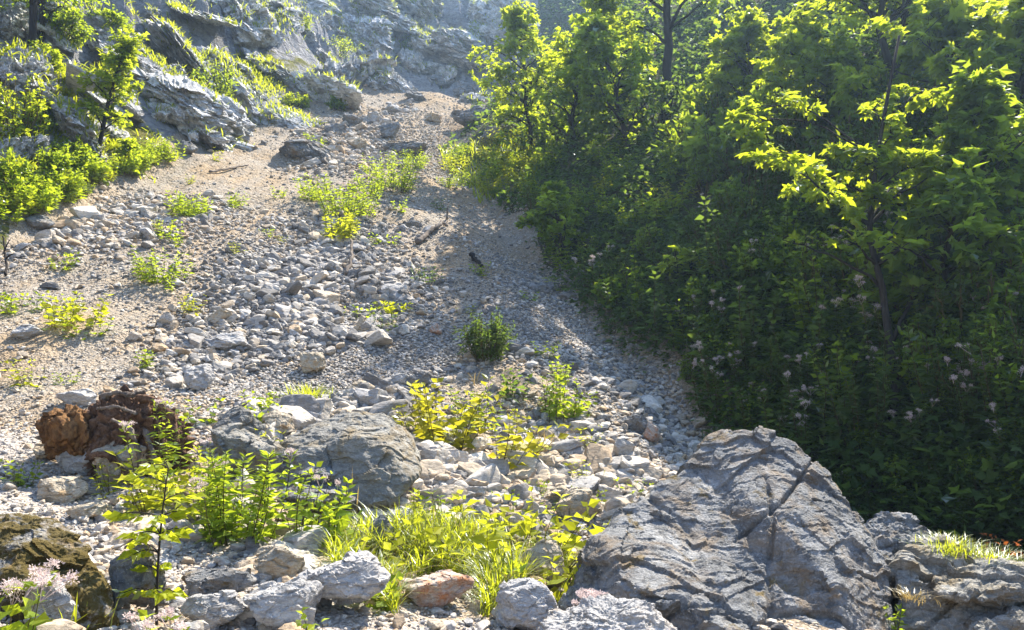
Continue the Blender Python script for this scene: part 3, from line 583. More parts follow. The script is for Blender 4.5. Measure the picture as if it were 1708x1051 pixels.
zz = ground(xx, yy)
keep = ((yy < 30) | (size > .06)) & ((yy < 19) | (size > .029)) & ((yy < 11) | (size > .024)); xx, yy, zz, size, d_ = [a[keep] for a in (xx, yy, zz, size, d_)]
ppx, ppy, dep = proj(np.stack([xx, yy, zz], 1)); pxs = size/dep*F
infr = (ppx > 5) & (ppx < 1700) & (ppy > 10) & (ppy < 1045)
order = np.argsort(-np.where(infr, pxs, 0))
PAL = np.array([(1.05, 1.02, .97), (.58, .585, .60), (.42, .425, .44), (1.08, .95, .78), (1.0, .80, .58), (1.35, 1.32, 1.25), (.84, .86, .90)]); CN = ['grey', 'dark grey', 'darkish', 'tan', 'ochre', 'whitish', 'bluish grey']
pcA = RNG.choice(7, len(xx), p=[.30, .08, .04, .29, .09, .12, .08]); pcB = RNG.choice(7, len(xx), p=[.25, .27, .16, .08, .02, .07, .15])
pc = np.where(RNG.uniform(0, 1, len(xx)) < np.clip(blobs(xx, yy, [(560,420,1.8,1),(490,480,1.8,1),(480,550,1.5,1),(600,590,1.5,1),(700,590,1.3,1),(600,640,1.2,1),(640,480,1.6,1),(860,560,1.4,1),(1000,620,1.2,1),(760,500,1.6,1),(900,480,1.4,1),(520,700,1,1)])*1.15, 0, 1), pcB, pcA)
def rotm(n, flat=.5):
    a = RNG.uniform(0, 2*np.pi, n); b = RNG.normal(0, flat, n); c = RNG.normal(0, flat, n); ca, sa, cb, sb, cc, s2 = np.cos(a), np.sin(a), np.cos(b), np.sin(b), np.cos(c), np.sin(c); o = np.zeros(n); i = np.ones(n)
    m = lambda *r: np.stack(r, -1).reshape(n, 3, 3)
    return m(ca, -sa, o, sa, ca, o, o, o, i)@m(i, o, o, o, cb, -sb, o, sb, cb)@m(cc, o, s2, o, i, o, -s2, o, cc)
rest = np.ones(len(xx), bool); big = []
for k in order:
    if len(big) >= 300: break
    big.append(k); rest[k] = False
rub = MB()
for sub, sel in ((2, rest & (pxs > 9)), (1, rest & (pxs <= 9) & (pxs > 4)), (0, rest & (pxs <= 4))):
    ks = np.nonzero(sel)[0]; sh = RNG.integers(0, 14, len(ks))
    for s_ in range(14):
        k = ks[sh == s_]
        if not len(k): continue
        V, T = stone_shape(np.random.default_rng(50+s_), sub, 9, .06 if sub else .12)
        M = rotm(len(k), .35); W = np.einsum('nij,vj->nvi', M, V)*(size[k]*.56)[:, None, None]; W += np.stack([xx[k], yy[k], zz[k]+size[k]*.16], 1)[:, None]
        t = T[None]+(np.arange(len(k))*len(V))[:, None, None]
        rub.add(W.reshape(-1, 3), None, t.reshape(-1, 3), np.repeat(PAL[pc[k]]*RNG.uniform(.85, 1.12, (len(k), 1)), len(V), 0))
tag(rub.build('rubble', M_STONE), kind='stuff')
LAND += [(P1(*p)[:2], t) for p, t in [((810,600),'the dark round bush'),((580,800),'the rounded brown boulder'),((190,760),'the rotten stump'),((525,665),'the small grass tuft'),((720,700),'the yellow fern leaves'),((925,690),'the tall lit plant'),
    ((1000,960),'the huge boulder'),((590,360),'the leafy flowering clump'),((310,360),'the lone round tuft'),((270,460),'the sprawling green weed'),((500,270),'the broad dark hump'),((720,400),'the fallen branch'),((760,430),'the bare brown patch'),
    ((1170,740),'the gully foot'),((640,560),'the small yellow shrub'),((950,500),'the long low rock'),((60,385),'the bright herb bank'),((365,560),'the broad pale slab'),((730,1000),'the rusty rock'),((450,1000),'the square pale slab'),((100,860),'the loaf shaped rock'),((680,300),'the sharp crested rock'),((850,780),'the yellow leaved shrub'),((35,570),'the smooth oval stone')]]
used = set(); ORD = ['', 'second ', 'third ', 'fourth ', 'fifth ', 'sixth ', 'seventh ', 'eighth ', 'ninth ', 'tenth ', 'eleventh ', 'twelfth ']
info = []
for k in big:
    dd = [math.hypot(xx[k]-l[0][0], yy[k]-l[0][1]) for l in LAND]; info.append((min(dd), int(np.argmin(dd)), k))
info.sort()
SH = ['blocky', 'flat', 'angular', 'wedge shaped', 'rounded', 'elongated']
for dmin, li, k in info:
    (lx0, ly0), lt = LAND[li]; dx, dy = xx[k]-lx0, yy[k]-ly0
    rel = ('uphill of' if dy > 0 else 'downhill of') if abs(dy) > abs(dx) else ('right of' if dx > 0 else 'left of')
    si = int(RNG.integers(0, 6)); r = np.random.default_rng(3000+int(k))
    V, T = stone_shape(r, 3, 8 if si in (0, 2, 3) else 13, .045, 40 if si in (0, 2, 3) else 16, {1: .36, 0: .72}.get(si))
    if si == 5: V = V*np.array([1.25, .75, .9])
    for o_ in ORD:
        lab = f"{SH[si]} {CN[pc[k]]} stone, {o_ or ''}{'closest' if not o_ else 'closest'} {rel} {lt}"
        if lab not in used: break
    used.add(lab)
    W = (rotm(1, .3)[0]@V.T).T*size[k]*.56
    o = link('loose_stone', mesh_np('loose_stone', W, [T], M_STONE, si in (4,), PAL[pc[k]]*r.uniform(.9, 1.1)*np.ones((len(W), 1))), None, (xx[k], yy[k], zz[k]+size[k]*.18))
    tag(o, lab, 'stone', 'loose stones strewn over the scree')

CR = [ # px, base, w, h, label
 (35,175,110,85,'whitish rock face below the two slim trunks'),(110,170,120,70,'dark grey crag knob right of the whitish rock face'),(120,235,130,60,'mottled crag block behind the bright young tree'),(45,285,90,70,'shaded rock wall behind the left edge bushes'),
 (180,75,130,60,'light grey slab high above the bright young tree'),(300,115,140,60,'sloping grey slab in the middle of the left crag'),(300,30,150,60,'large grey crag cut by the upper edge'),(395,65,130,95,'pale streaked rock rib falling from the upper edge'),
 (310,235,230,130,'big dark grey wall around the cleft bush'),(250,215,110,120,'pale flank of the big dark wall by the bright young tree'),(405,205,120,85,'ribbed rock at the right end of the big dark wall'),(445,135,120,70,'rounded grey crag above the ribbed rock'),
 (500,180,190,120,'broad bluish cliff face left of the scree top'),(600,162,150,125,'fractured cliff face right of the broad bluish cliff'),(655,158,90,60,'low toe of the fractured cliff beside the scree top'),(560,65,120,70,'grey crag beneath the upper middle ledge'),(625,95,110,75,'bluish pale crag right of the trailing bush'),
 (640,40,130,50,'stepped rock band near the upper edge in the middle'),(470,40,110,60,'rugged crag at the upper edge left of the stepped band'),(710,85,110,55,'rock step below the dark cave'),(770,116,150,80,'weathered back wall right above the scree top'),(850,104,110,140,'steep bluish pillar right of the dark cave'),
 (700,35,100,60,'crag left of the dark cave at the upper edge'),(820,45,80,80,'rock buttress right of the dark cave at the upper edge'),(490,215,110,34,'low rock sill along the foot of the broad cliff'),(220,130,110,50,'tilted slab over the big dark wall'),(350,130,110,50,'tilted grey ledge above the cleft bush'),(730,140,60,40,'small grey crag in the notch left of the back wall'),
 (540,30,90,40,'small pale crag at the upper edge'),(15,60,90,60,'dark rock left of the two slim trunks'),(395,140,70,40,'small bright crag between two tilted ledges'),(690,120,60,50,'crag spur under the slender pale green bush')]
def crag_px(px, pb, wpx, hpx, label, seed):
    b = P1(px, pb); dist = math.hypot(b[0], b[1]); s_ = dist/F; r = np.random.default_rng(7000+seed); W, Hh = wpx*s_*1.15, hpx*s_*1.1; D, T = ico(6 if wpx > 100 else 5)
    N = unit(r.normal(size=(16, 3))); h = r.uniform(.62, 1.0, 16); rr, nn = softmin_planes(D, N, h, 40); V = D*rr[:, None]; q0 = V*np.array([1.3, 1.3, 1.3])+seed*1.7
    q0 = q0+fbm3(q0*1.8, 3, seed+2)[:, None]*.18; R_ = np.array([[.87, 0, .5], [0, 1, 0], [-.5, 0, .87]]); q1 = q0@R_*np.array([1., 1.2, 2.2])
    V = V+nn*(facet3(q1*1.4, seed)*.22+facet3(q1*3.2, seed+50)*.10+facet3(q1*7, seed+90)*.045+fbm3(q0*4, 3, seed+3)*.03)[:, None]
    V = V+nn*(facet3(q1*15, seed+95)*.02+fbm3(q0*11, 3, seed+6)*.012)[:, None]; V = V/np.abs(V).max(0)*np.array([W/2, W*.42+Hh*.2, Hh/2*1.15]); top = P1(px, pb-hpx*.55); dep = .35*b[1]+.65*min(top[1], b[1]+Hh*1.2)
    c = np.array([b[0]*dep/b[1], dep+.1, b[2]+Hh*.40]); rot = (.40+r.normal()*.14, .45+r.normal()*.18, math.atan2(-b[0], b[1]))
    o = link('rock_outcrop', mesh_np('rock_outcrop', V, [T], M_CRAG, False), None, c); o.rotation_euler = rot; from mathutils import Euler
    W_ = V@np.array(Euler(rot).to_matrix()).T+c; A, B, C_ = W_[T[:, 0]], W_[T[:, 1]], W_[T[:, 2]]; nr = np.cross(B-A, C_-A); ar = np.linalg.norm(nr, axis=1)/2; up = nr[:, 2]/np.maximum(ar*2, 1e-9)
    ctr = (A+B+C_)/3; k = np.nonzero((up > .62) & (fbm3(ctr*.9, 2, 4) > -.12))[0]
    if len(k):
        n = int(min(1500, ar[k].sum()*120)); kk = r.choice(k, n, p=ar[k]/ar[k].sum()); f = r.dirichlet((1, 1, 1), n); CRAG_GRASS.append(A[kk]*f[:, :1]+B[kk]*f[:, 1:2]+C_[kk]*f[:, 2:])
    return tag(o, label, 'crag', 'rock outcrops of the crags')
CRAG_GRASS = []
for i, (px, pb, wp, hp, lab) in enumerate(CR): crag_px(px, pb, wp, hp, lab, i)
r = np.random.default_rng(55); CL = [(P1(px, pb)[:2], 'the '+t) for px, pb, t in [(35,175,'whitish rock face'),(300,115,'sloping grey slab'),(310,235,'big dark grey wall'),(500,180,'broad bluish cliff'),(600,170,'fractured cliff'),(770,135,'weathered back wall'),(160,255,'bright young tree'),(560,65,'upper middle ledge'),(710,85,'dark cave'),(395,65,'pale streaked rib')]]
cu = set(); n = 0
while n < 60:
    px, py = r.uniform(0, 880), r.uniform(5, 250); p = P1(px, py)
    if np.interp(p[1], LY, LX)-.6 < p[0] and p[1] < 47: continue
    dd = [math.hypot(p[0]-l[0][0], p[1]-l[0][1]) for l in CL]; li = int(np.argmin(dd)); dx, dy = p[0]-CL[li][0][0], p[1]-CL[li][0][1]; rel = ('uphill of' if dy > 0 else 'downhill of') if abs(dy) > abs(dx) else ('right of' if dx > 0 else 'left of')
    for o_ in ORD:
        lab = f"small grey outcrop in the crag grass, {o_}closest {rel} {CL[li][1]}"
        if lab not in cu: break
    cu.add(lab); n += 1; crag_px(px, py+10, r.uniform(30, 75), r.uniform(14, 34), lab, 100+n)

# ------------------------------------------------------------------ dead wood
def stump():
    b = P1(190, 800); s = math.hypot(b[0], b[1])/F; b = b+np.array([0, .1, 0])
    e = empty('tree_stump', b, 'weathered red brown rotten stump with tangled roots on the path bank', 'stump')
    r = np.random.default_rng(5); D, T = ico(5)
    def w(px, py, dy=0): q = at(px, py, b[1]+dy); return q-b
    ctr = w(212, 742, .12); D, T = ico(6); ax = np.array([78*s, .26, 66*s]); ang = np.arctan2(D[:, 0]+.35*D[:, 2], D[:, 2]+1.4); q = D*1.6+fbm3(D*1.5, 3, 8)[:, None]*.5
    qs = (D+fbm3(D*2, 3, 8)[:, None]*.35)@np.array([[.8, 0, .6], [0, 1, 0], [-.6, 0, .8]])*np.array([3.2, 3.2, .9]); g1 = np.clip(.5+ridge3(qs, 3, 4)*.5, 0, 1.4); g2 = np.clip(.5+fbm3(qs*2.6, 3, 14), 0, 1)
    V = D*ax*(.74+.30*g1+.14*g2+.22*fbm3(D*2.6, 4, 3)+.10*facet3(D*4, 5))[:, None]
    link('wood_core', mesh_np('wood_core', V+ctr, [T], M_ROTRED, True), e)
    def root(pts, r0, r1, mat, rough=.55, flat=.6):
        P_ = np.array([w(*p) for p in pts]); n = 40; t = np.linspace(0, len(P_)-1, n); i = np.clip(t.astype(int), 0, len(P_)-2); f = (t-i)[:, None]
        c = P_[i]*(1-f)+P_[i+1]*f; k_ = np.array([1, 2, 3, 2, 1])/9; cs = c.copy()
        for _ in range(3): cs[2:-2] = sum(k_[j]*cs[j:n-4+j] for j in range(5))
        rad = np.linspace(r0, r1, n)*(1+.35*noise3(np.stack([np.linspace(0, 7, n)+r.uniform(0, 50)]*3, 1), 3)); rad[[0, -1]] *= .35; V, q_, tr = tube(cs+r.normal(size=(n, 3))*.003, rad, 16)
        cc = np.concatenate([np.repeat(cs, 16, 0), cs[:1], cs[-1:]]); o = V-cc; al = np.tile(np.linspace(0, 2*np.pi, 16, endpoint=False), n); gr = np.concatenate([np.abs(np.sin(al*2.5+np.repeat(np.linspace(0, 3, n), 16)))*.5+.7, [1, 1]])
        V = cc+o*np.array([1, .8, 1])*gr[:, None]*(1+rough*fbm3(V*14, 3, 4)[:, None]); m = MB(); m.add(V, q_, tr); m.build('root', mat, e, smooth=True)
    D5, T5 = ico(5); cO = w(122, 722, -.02); N = unit(np.random.default_rng(3).normal(size=(12, 3))); rr, nn = softmin_planes(D5, N, np.random.default_rng(4).uniform(.6, 1, 12), 14)
    V = D5*rr[:, None]*np.array([50*s, .2, 40*s])*(1+.2*fbm3(D5*np.array([5, 5, 1.6]), 4, 3)+.12*facet3(D5*3, 3))[:, None]; link('wood_chunk', mesh_np('wood_chunk', V+cO, [T5], M_ROTORANGE, True), e)
    root([(78,690,-.05),(86,712,-.08),(100,735,-.1),(118,745,-.1)], .05, .06, M_ROTORANGE)
    root([(118,676,-.02),(114,700,-.1),(124,735,-.16),(134,752,-.12)], .03, .07, M_ROTORANGE)
    root([(170,664,0),(192,654,-.03),(216,660,-.03),(242,652,.05)], .03, .015, M_DEAD)
    root([(228,662,-.05),(258,668,-.1),(286,690,-.1),(294,745,-.08)], .028, .022, M_ROTRED)
    root([(150,762,-.2),(178,757,-.28),(203,778,-.28),(224,820,-.22)], .03, .028, M_ROTRED)
    root([(240,715,-.22),(256,758,-.27),(264,815,-.22)], .022, .018, M_DEAD)
    root([(185,700,-.25),(218,714,-.3),(233,758,-.28),(229,805,-.22)], .016, .018, M_DEAD)
    root([(262,700,-.15),(274,740,-.2),(276,790,-.16)], .018, .014, M_ROTRED)
    root([(160,682,-.12),(196,678,-.18),(228,690,-.2)], .016, .012, M_DEAD)
    root([(60,730,0),(92,728,-.08),(125,748,-.08)], .016, .022, M_DEAD)
stump()
def stick(name, label, pts, rad, mat=M_DEAD, cat='branch', lift=.05, extra=()):
    m = MB(); r = np.random.default_rng(len(label))
    W = np.array([P1(a, b)+np.array([0, 0, lift+(c if c else 0)]) for a, b, c in pts]); n = 16; t = np.linspace(0, len(W)-1, n); i = np.clip(t.astype(int), 0, len(W)-2); f = (t-i)[:, None]
    c0 = W[0].copy(); c = W[i]*(1-f)+W[i+1]*f+r.normal(size=(n, 3))*rad*.3-c0; V, q, tr = tube(c, np.linspace(rad, rad*.55, n), 7); m.add(V, q, tr)
    for fr, off, rr in extra:
        a = c[int(fr*(n-1))]; V, q, tr = tube(curve(a, a+np.array(off), (0, 0, .03), 6), np.linspace(rr, rr*.3, 6), 6); m.add(V, q, tr)
    return tag(m.build(name, mat, None, c0, True), label, cat)
stick('fallen_branch', 'brown fallen branch lying aslant across the grey gravel', [(695,408,0),(722,392,.05),(745,378,.1)], .06, extra=[(.95, (.03, 0, .35), .03)])
stick('stick', 'pale bleached bent stick poking out of the rubble', [(578,462,.0),(586,448,.12),(585,432,.3)], .04)
stick('root_piece', 'short black root piece with a grey tail on fine gravel', [(786,432,.03),(797,446,.06),(806,452,.03)], .045, M_BARK)
stick('stick', 'thin dark forked twig standing at the edge beside bare gravel', [(10,465,.0),(8,450,.18),(3,436,.35)], .022, M_BARK, 'twig', extra=[(.4, (.16, 0, .08), .015), (.65, (.10, 0, .22), .012)])
stick('stick', 'long thin grey stick on the gravel high above the lone round tuft', [(350,290,0),(390,283,.0),(415,279,.02)], .03)
# ------------------------------------------------------------------ plants
def nrm(r, n, s=1): return r.normal(size=(n, 3))*s
Z = np.array([0, 0, 1.])
def herb(name, label, cat, loc, h, spread, ns, leaf, shape=OVATE, mat=None, flower=0, seed=0, group=None, droop=.3, gap=.06, lean=.25, start=.15, tn=None, whorl=2, fsize=1.):
    r = np.random.default_rng(seed+400); e = empty(name, loc, label, cat, group); st, lf = MB(), MB(); heads = []
    for i in range(ns):
        a = r.uniform(0, 6.283); b = np.array([math.cos(a), math.sin(a), 0])*spread*.45*r.uniform(0, 1)**.6; hh = h*r.uniform(.6, 1.0); top = b*(1+1.2*lean)+np.array([math.cos(a), math.sin(a), 0])*hh*lean*r.uniform(.2, 1)+Z*hh
        c = curve(b-Z*.05, top, nrm(r, 1, hh*.04)[0], 8); V, q, t = tube(c, np.linspace(.0042, .0016, 8)*(.6+h), 4); st.add(V, q, t, .5)
        n = max(3, int(hh*(1-start)/(gap*.75))); tt = np.linspace(start, 1, n); ps = np.stack([np.interp(tt, np.linspace(0, 1, 8), c[:, k]) for k in range(3)], 1)
        ps = np.repeat(ps, whorl, 0); tt = np.repeat(tt, whorl); az = np.repeat(r.uniform(0, 6.28, n), whorl)+np.tile(np.arange(whorl)*6.283/whorl, n)+r.normal(0, .25, len(tt))
        d = np.stack([np.cos(az), np.sin(az), r.normal(.25, .2, len(az))-droop*(1-tt)*.8+.35*(tt > .9)], 1)
        leaves(lf, ps+nrm(r, len(ps), .006), d, Z*.7+nrm(r, len(ps), .5), leaf*1.35*(1.05-.45*tt**2)*r.uniform(.75, 1.2, len(tt)), shape, r, r.uniform(0, 1, len(tt)) if tn is None else np.clip(r.normal(tn, .2, len(tt)), 0, 1))
        if flower and r.uniform() < flower:
            for k in range(r.integers(2, 5)):
                fl = MB(); heads.append(fl); o = top+nrm(r, 1, .022)[0]*np.array([1.3, 1.3, .5])*fsize+Z*.02; m = int(60*fsize); dd = unit(nrm(r, m)*np.array([1, 1, .7])+Z*.7); V, q, t = tube(np.array([top-Z*.06, o]), .002, 3); fl.add(V, q, t, .5)
                leaves(fl, o+dd*r.uniform(.004, .026, (m, 1))*fsize, dd, unit(nrm(r, m)), (.010+.003*fsize)*r.uniform(.6, 1.2, m), OVATE, r)
    st.build('stem', M_STEM, e); lf.build('foliage', mat or L_HERB, e)
    for fl in heads: fl.build('flower_head', L_FLOWER, e)
    return e
def shrub(name, label, cat, loc, h, wd, nst, nl, leaf, shape=OVATE, mat=None, seed=0, group=None, up=.7, flower=0):
    r = np.random.default_rng(seed+900); e = empty(name, loc, label, cat, group); st, lf = MB(), MB(); pts = []
    for i in range(nst):
        a = r.uniform(0, 6.283); rad = r.uniform(.1, 1)**.7*wd*.5; hh = h*(1-.45*(rad/(wd*.5))**2)*r.uniform(.65, 1.05)
        tip = np.array([math.cos(a)*rad, math.sin(a)*rad, hh]); b = np.array([math.cos(a), math.sin(a), 0])*wd*.06
        c = curve(b-Z*.1, tip, np.array([math.cos(a), math.sin(a), 0])*rad*.12-Z*hh*.05, 9, wd*.012, r); V, q, t = tube(c, np.linspace(.014, .004, 9)*(.5+.6*h), 5); st.add(V, q, t, .5)
        for k in range(5):
            f = r.uniform(.35, .98); p = c[int(f*8)]; tp = p+unit(nrm(r, 1)[0]+np.array([math.cos(a), math.sin(a), .5])*.7)*wd*r.uniform(.10, .24); V, q, t = tube(curve(p, tp, (0, 0, .02), 4), np.linspace(.005, .002, 4), 3); st.add(V, q, t, .5); pts.append((p, tp))
        pts.append((c[5], c[8]))
    pts = np.array(pts); k = r.integers(0, len(pts), nl); f = r.uniform(.15, 1.08, nl)[:, None]; ps = pts[k, 0]*(1-f)+pts[k, 1]*f+nrm(r, nl, wd*.022)
    d = unit(pts[k, 1]-pts[k, 0])*.6+nrm(r, nl, .7)+np.array([0, 0, .05]); d[:, 2] *= .6; clump = r.uniform(0, 1, len(pts))[k]
    leaves(lf, ps, d, Z*up+nrm(r, nl, .4), leaf*r.uniform(.6, 1.2, nl), shape, r, np.clip(clump*.6+r.uniform(0, .4, nl), 0, 1))
    st.build('stem', M_STEM, e); lf.build('foliage', mat or L_DARK, e); return e
def grow(name, label, cat, loc, trunk, tr, targets, leaf, shape, mat, bark=None, seed=0, group=None, nsub=4, extra_mat=None):
    """trunk: list of local points; targets: (local point, clump radius, leaves)"""
    r = np.random.default_rng(seed+1500); e = empty(name, loc, label, cat, group); wd, lf = MB(), MB(); tp = np.array(trunk, float)
    n = 14; t = np.linspace(0, len(tp)-1, n); i = np.clip(t.astype(int), 0, len(tp)-2); f = (t-i)[:, None]; c = tp[i]*(1-f)+tp[i+1]*f; c[1:-1] += nrm(r, n-2, tr*.35)
    rads = tr*np.linspace(1, .25, n)**.8; rads[0] *= 1.35; V, q, tt = tube(c, rads, 9); wd.add(V, q, tt, .5)
    for (g, cr, nl) in targets:
        g = np.array(g, float); hd = np.hypot(*(c[:, :2]-g[:2]).T); want = g[2]-.55*hd; k = int(np.argmin(np.abs(c[:, 2]-want)+.2*hd)); a = c[k]
        L = np.linalg.norm(g-a); lim = curve(a, g, Z*L*.08+nrm(r, 1, L*.05)[0], 9, L*.012, r); V, q, tt = tube(lim, np.linspace(min(rads[k]*.55, .012+L*.018), .006, 9), 6); wd.add(V, q, tt, .5)
        segs = [(lim[6], lim[8]+(lim[8]-lim[6])*.3)]
        for m in range(nsub*2):
            b = lim[r.integers(4, 9)]; ang = unit(nrm(r, 1)[0]*np.array([1, 1, .55])+unit(g-a)*.5); ep = b+ang*cr*r.uniform(.6, 1.25); V, q, tt = tube(curve(b, ep, (0, 0, .03*L), 5), np.linspace(.008, .003, 5), 4); wd.add(V, q, tt, .5); segs.append((b, ep))
        segs = np.array(segs); kk = r.integers(0, len(segs), nl); ff = r.beta(2.2, 1.2, nl)[:, None]*1.1; ps = segs[kk, 0]*(1-ff)+segs[kk, 1]*ff+nrm(r, nl, cr*.10)
        out = unit(segs[kk, 1]-segs[kk, 0])*.5+nrm(r, nl, .55); out[:, 2] = out[:, 2]*.5-.25
        tn = np.clip(r.uniform(0, .6)+r.uniform(0, .5, nl), 0, 1)
        leaves(lf, ps, out, Z*.8+nrm(r, nl, .42), leaf*r.uniform(.6, 1.25, nl), shape, r, tn)
    wd.build('trunk', bark or M_BARK, e, smooth=True); lf.build('crown', mat, e); return e
def tree(name, label, loc, h, cw, ntarget, nleaf, leaf, shape=TRI, mat=None, bark=None, tr=.08, seed=0, base=.25, group=None, cat='tree', lean=(0, 0), pointed=.5, clump=.2):
    r = np.random.default_rng(seed+2500); tg = []
    ntarget = int(ntarget*1.5)
    for i in range(ntarget):
        f = base+(1-base)*((i+.5)/ntarget)**.8; wdt = cw*.5*(math.sin(min(1, (f-base)/(1-base)*1.15+.12)*math.pi)**.6*(1-pointed*f)+.08); a = i*2.4+r.uniform(-.5, .5); rr = wdt*r.uniform(.45, 1.0)
        tg.append(((math.cos(a)*rr+lean[0]*f, math.sin(a)*rr+lean[1]*f, f*h+r.normal()*.03*h), cw*clump*r.uniform(.6, 1.4), int(nleaf/ntarget*r.uniform(.5, 1.5))))
    trunk = [(0, 0, -.3), (lean[0]*.3+r.normal()*.02*h, lean[1]*.3, h*.35), (lean[0]*.65, lean[1]*.65+r.normal()*.015*h, h*.68), (lean[0], lean[1], h*.97)]
    return grow(name, label, cat, loc, trunk, tr, tg, leaf, shape, mat or L_TREE, bark, seed, group)
def tuft(name, label, loc, h, wd, n, seed=0, mat=None, cat='grass tuft', group=None, lean=.55, bw=.008):
    r = np.random.default_rng(seed+3300); m = MB(); a = r.uniform(0, 6.28, n); b = nrm(r, n, wd*.22); b[:, 2] = -.03
    blades(m, b, np.arctan2(b[:, 1], b[:, 0])+r.normal(0, .8, n), h*r.uniform(.5, 1.1, n), r.uniform(.1, 2*lean, n), bw*r.uniform(.6, 1.3, n), r); o = m.build(name, mat or L_GRASS, None, loc); return tag(o, label, cat, group)
def M_(px, b): return px*math.hypot(b[0], b[1])/F
def up_px(px, pb, ptop): b = P1(px, pb); return b, (pb-ptop)*math.hypot(b[0], b[1])/F*.98
lab_used = set()
def auto_label(head, p, lands):
    dd = sorted((math.hypot(p[0]-l[0][0], p[1]-l[0][1]), i) for i, l in enumerate(lands)); (lx0, ly0), lt = lands[dd[0][1]]; dx, dy = p[0]-lx0, p[1]-ly0
    rel = ('uphill of' if dy > 0 else 'downhill of') if abs(dy) > abs(dx) else ('right of' if dx > 0 else 'left of')
    for o_ in ORD:
        lab = f"{head}, {o_}closest {rel} {lt}"
        if lab not in lab_used: break
    lab_used.add(lab); return lab
# --- foreground
b, h = up_px(262, 1042, 800)
e = empty('sapling', b, 'slim sapling with thin dark stem and tiers of yellow green leaves', 'sapling'); st, lf = MB(), MB(); r = np.random.default_rng(3)
c = curve(-Z*.05, np.array([.03, 0, h*.97]), np.array([-.02, 0, 0]), 9); V, q, t = tube(c, np.linspace(.009, .003, 9), 6); st.add(V, q, t, .5)
for k, f in enumerate(np.linspace(.2, 1, 8)**.85):
    for s_ in range(r.integers(2, 5)):
        a = k*1.3+s_*1.57+r.normal()*.3; p = np.array([np.interp(f, np.linspace(0, 1, 9), c[:, j]) for j in range(3)]); L = h*.28*(1.0-.25*f)*r.uniform(.35, 1.25); tp = p+np.array([math.cos(a), math.sin(a), .12])*L
        V, q, t = tube(curve(p, tp, Z*.02, 5), np.linspace(.004, .002, 5), 4); st.add(V, q, t, .5); m = 11; g = np.linspace(.3, 1.05, m)[:, None]; ps = p*(1-g)+tp*g+nrm(r, m, .008)
        az = a+np.where(np.arange(m) % 2, .9, -.9)*(1-g[:, 0]*.6); leaves(lf, ps, np.stack([np.cos(az), np.sin(az), r.normal(-.1, .15, m)], 1), Z*.6+nrm(r, m, .75), 0.078*r.uniform(.7, 1.25, m), OVATE, r)
st.build('stem', M_BARK, e); lf.build('foliage', leaf_mat('sapling_leaf', (.14, .20, .015), (.26, .30, .02), (.70, .76, .03), .55), e)
AG = 'pink flowered plants of the foreground'
b, h = up_px(385, 905, 762); herb('flowering_plant', 'bushy green plant topped by pale pink blossoms near the leaning rock', 'plant', b, h, M_(130, b), 20, .10, LANCE, L_HERB, .3, 1, AG, gap=.035)
b, h = up_px(272, 838, 688); herb('flowering_plant', 'tall stem with one pink blossom standing before the rotten stump', 'plant', b, h, M_(60, b), 5, .085, LANCE, L_HERB, .5, 2, AG, gap=.045)
b, h = up_px(345, 800, 738); herb('flowering_plant', 'short pink flowered stem between stump and leaning rock', 'plant', b, h, M_(40, b), 4, .06, LANCE, L_HERB, .7, 3, AG, gap=.05)
b, h = up_px(15, 1100, 985); herb('flowering_plant', 'large pale pink flower clusters under the mossy boulder in the corner', 'plant', b, h, M_(110, b), 6, .10, OVATE, L_HERB, 1, 4, AG, fsize=1.5)
b, h = up_px(275, 1105, 1045); herb('flowering_plant', 'pale flower tips peeping over the lower edge by the slim sapling', 'plant', b, h, M_(110, b), 5, .07, OVATE, L_HERB, .9, 5, AG, fsize=1.0)
b, h = up_px(490, 915, 785); herb('flowering_plant', 'loose stems with faint pink tops before the wide half hidden rock', 'plant', b, h, M_(110, b), 9, .08, OVATE, L_HERB, .4, 6, AG, gap=.07, droop=.7)
b, h = up_px(545, 925, 825); herb('leafy_plant', 'clump of drooping dark green leaves right before the half hidden rock', 'plant', b, h, M_(110, b), 13, .10, OVATE, L_HERB, 0, 7, gap=.06, droop=.9)
b, h = up_px(265, 865, 770); herb('leafy_plant', 'yellow green arching leaves between the slim sapling and the stump', 'plant', b, h, M_(90, b), 10, .13, LANCE, L_YEL, 0, 8, gap=.07, lean=.5)
b, h = up_px(225, 845, 800); herb('leafy_plant', 'small yellow plant with an orange leaf on the path edge', 'plant', b, h, M_(60, b), 6, .08, OVATE, L_YEL, 0, 9)
b, h = up_px(310, 870, 800); herb('leafy_plant', 'orange tinged grassy plant left of the bushy green plant', 'plant', b, h, M_(60, b), 8, .12, LANCE, L_YEL, 0, 10, lean=.5)
b, h = up_px(735, 660+92, 632); herb('leafy_plant', 'golden fern like plant right above the rounded brown boulder', 'plant', b, h, M_(85, b), 12, .13, OVATE, L_GOLD, 0, 11, gap=.08, lean=.5)
b, h = up_px(690, 725, 672); herb('leafy_plant', 'low golden leaves spreading left of the golden fern like plant', 'plant', b, h, M_(85, b), 9, .10, OVATE, L_GOLD, 0, 12, gap=.08, lean=.7)
b, h = up_px(830, 775, 690); herb('leafy_plant', 'spreading yellow leaved plant with brown withered heart', 'plant', b, h, M_(110, b), 12, .13, OVATE, L_GOLD, 0, 13, gap=.09, lean=.7)
b, h = up_px(795, 720, 635); herb('flowering_plant', 'green plant with small whitish flower beside the golden fern like plant', 'plant', b, h, M_(80, b), 9, .09, LANCE, L_HERB, .35, 14, gap=.05)
b, h = up_px(925, 702, 592); herb('leafy_plant', 'tall sunlit leafy plant with russet tips above the pale rubble', 'plant', b, h, M_(62, b), 9, .085, OVATE, L_HERB, .15, 15, gap=.05, lean=.12)
b, h = up_px(850, 665, 615); herb('leafy_plant', 'dim green weed just below the dark round bush', 'plant', b, h, M_(70, b), 8, .09, OVATE, L_DARK, 0, 16)
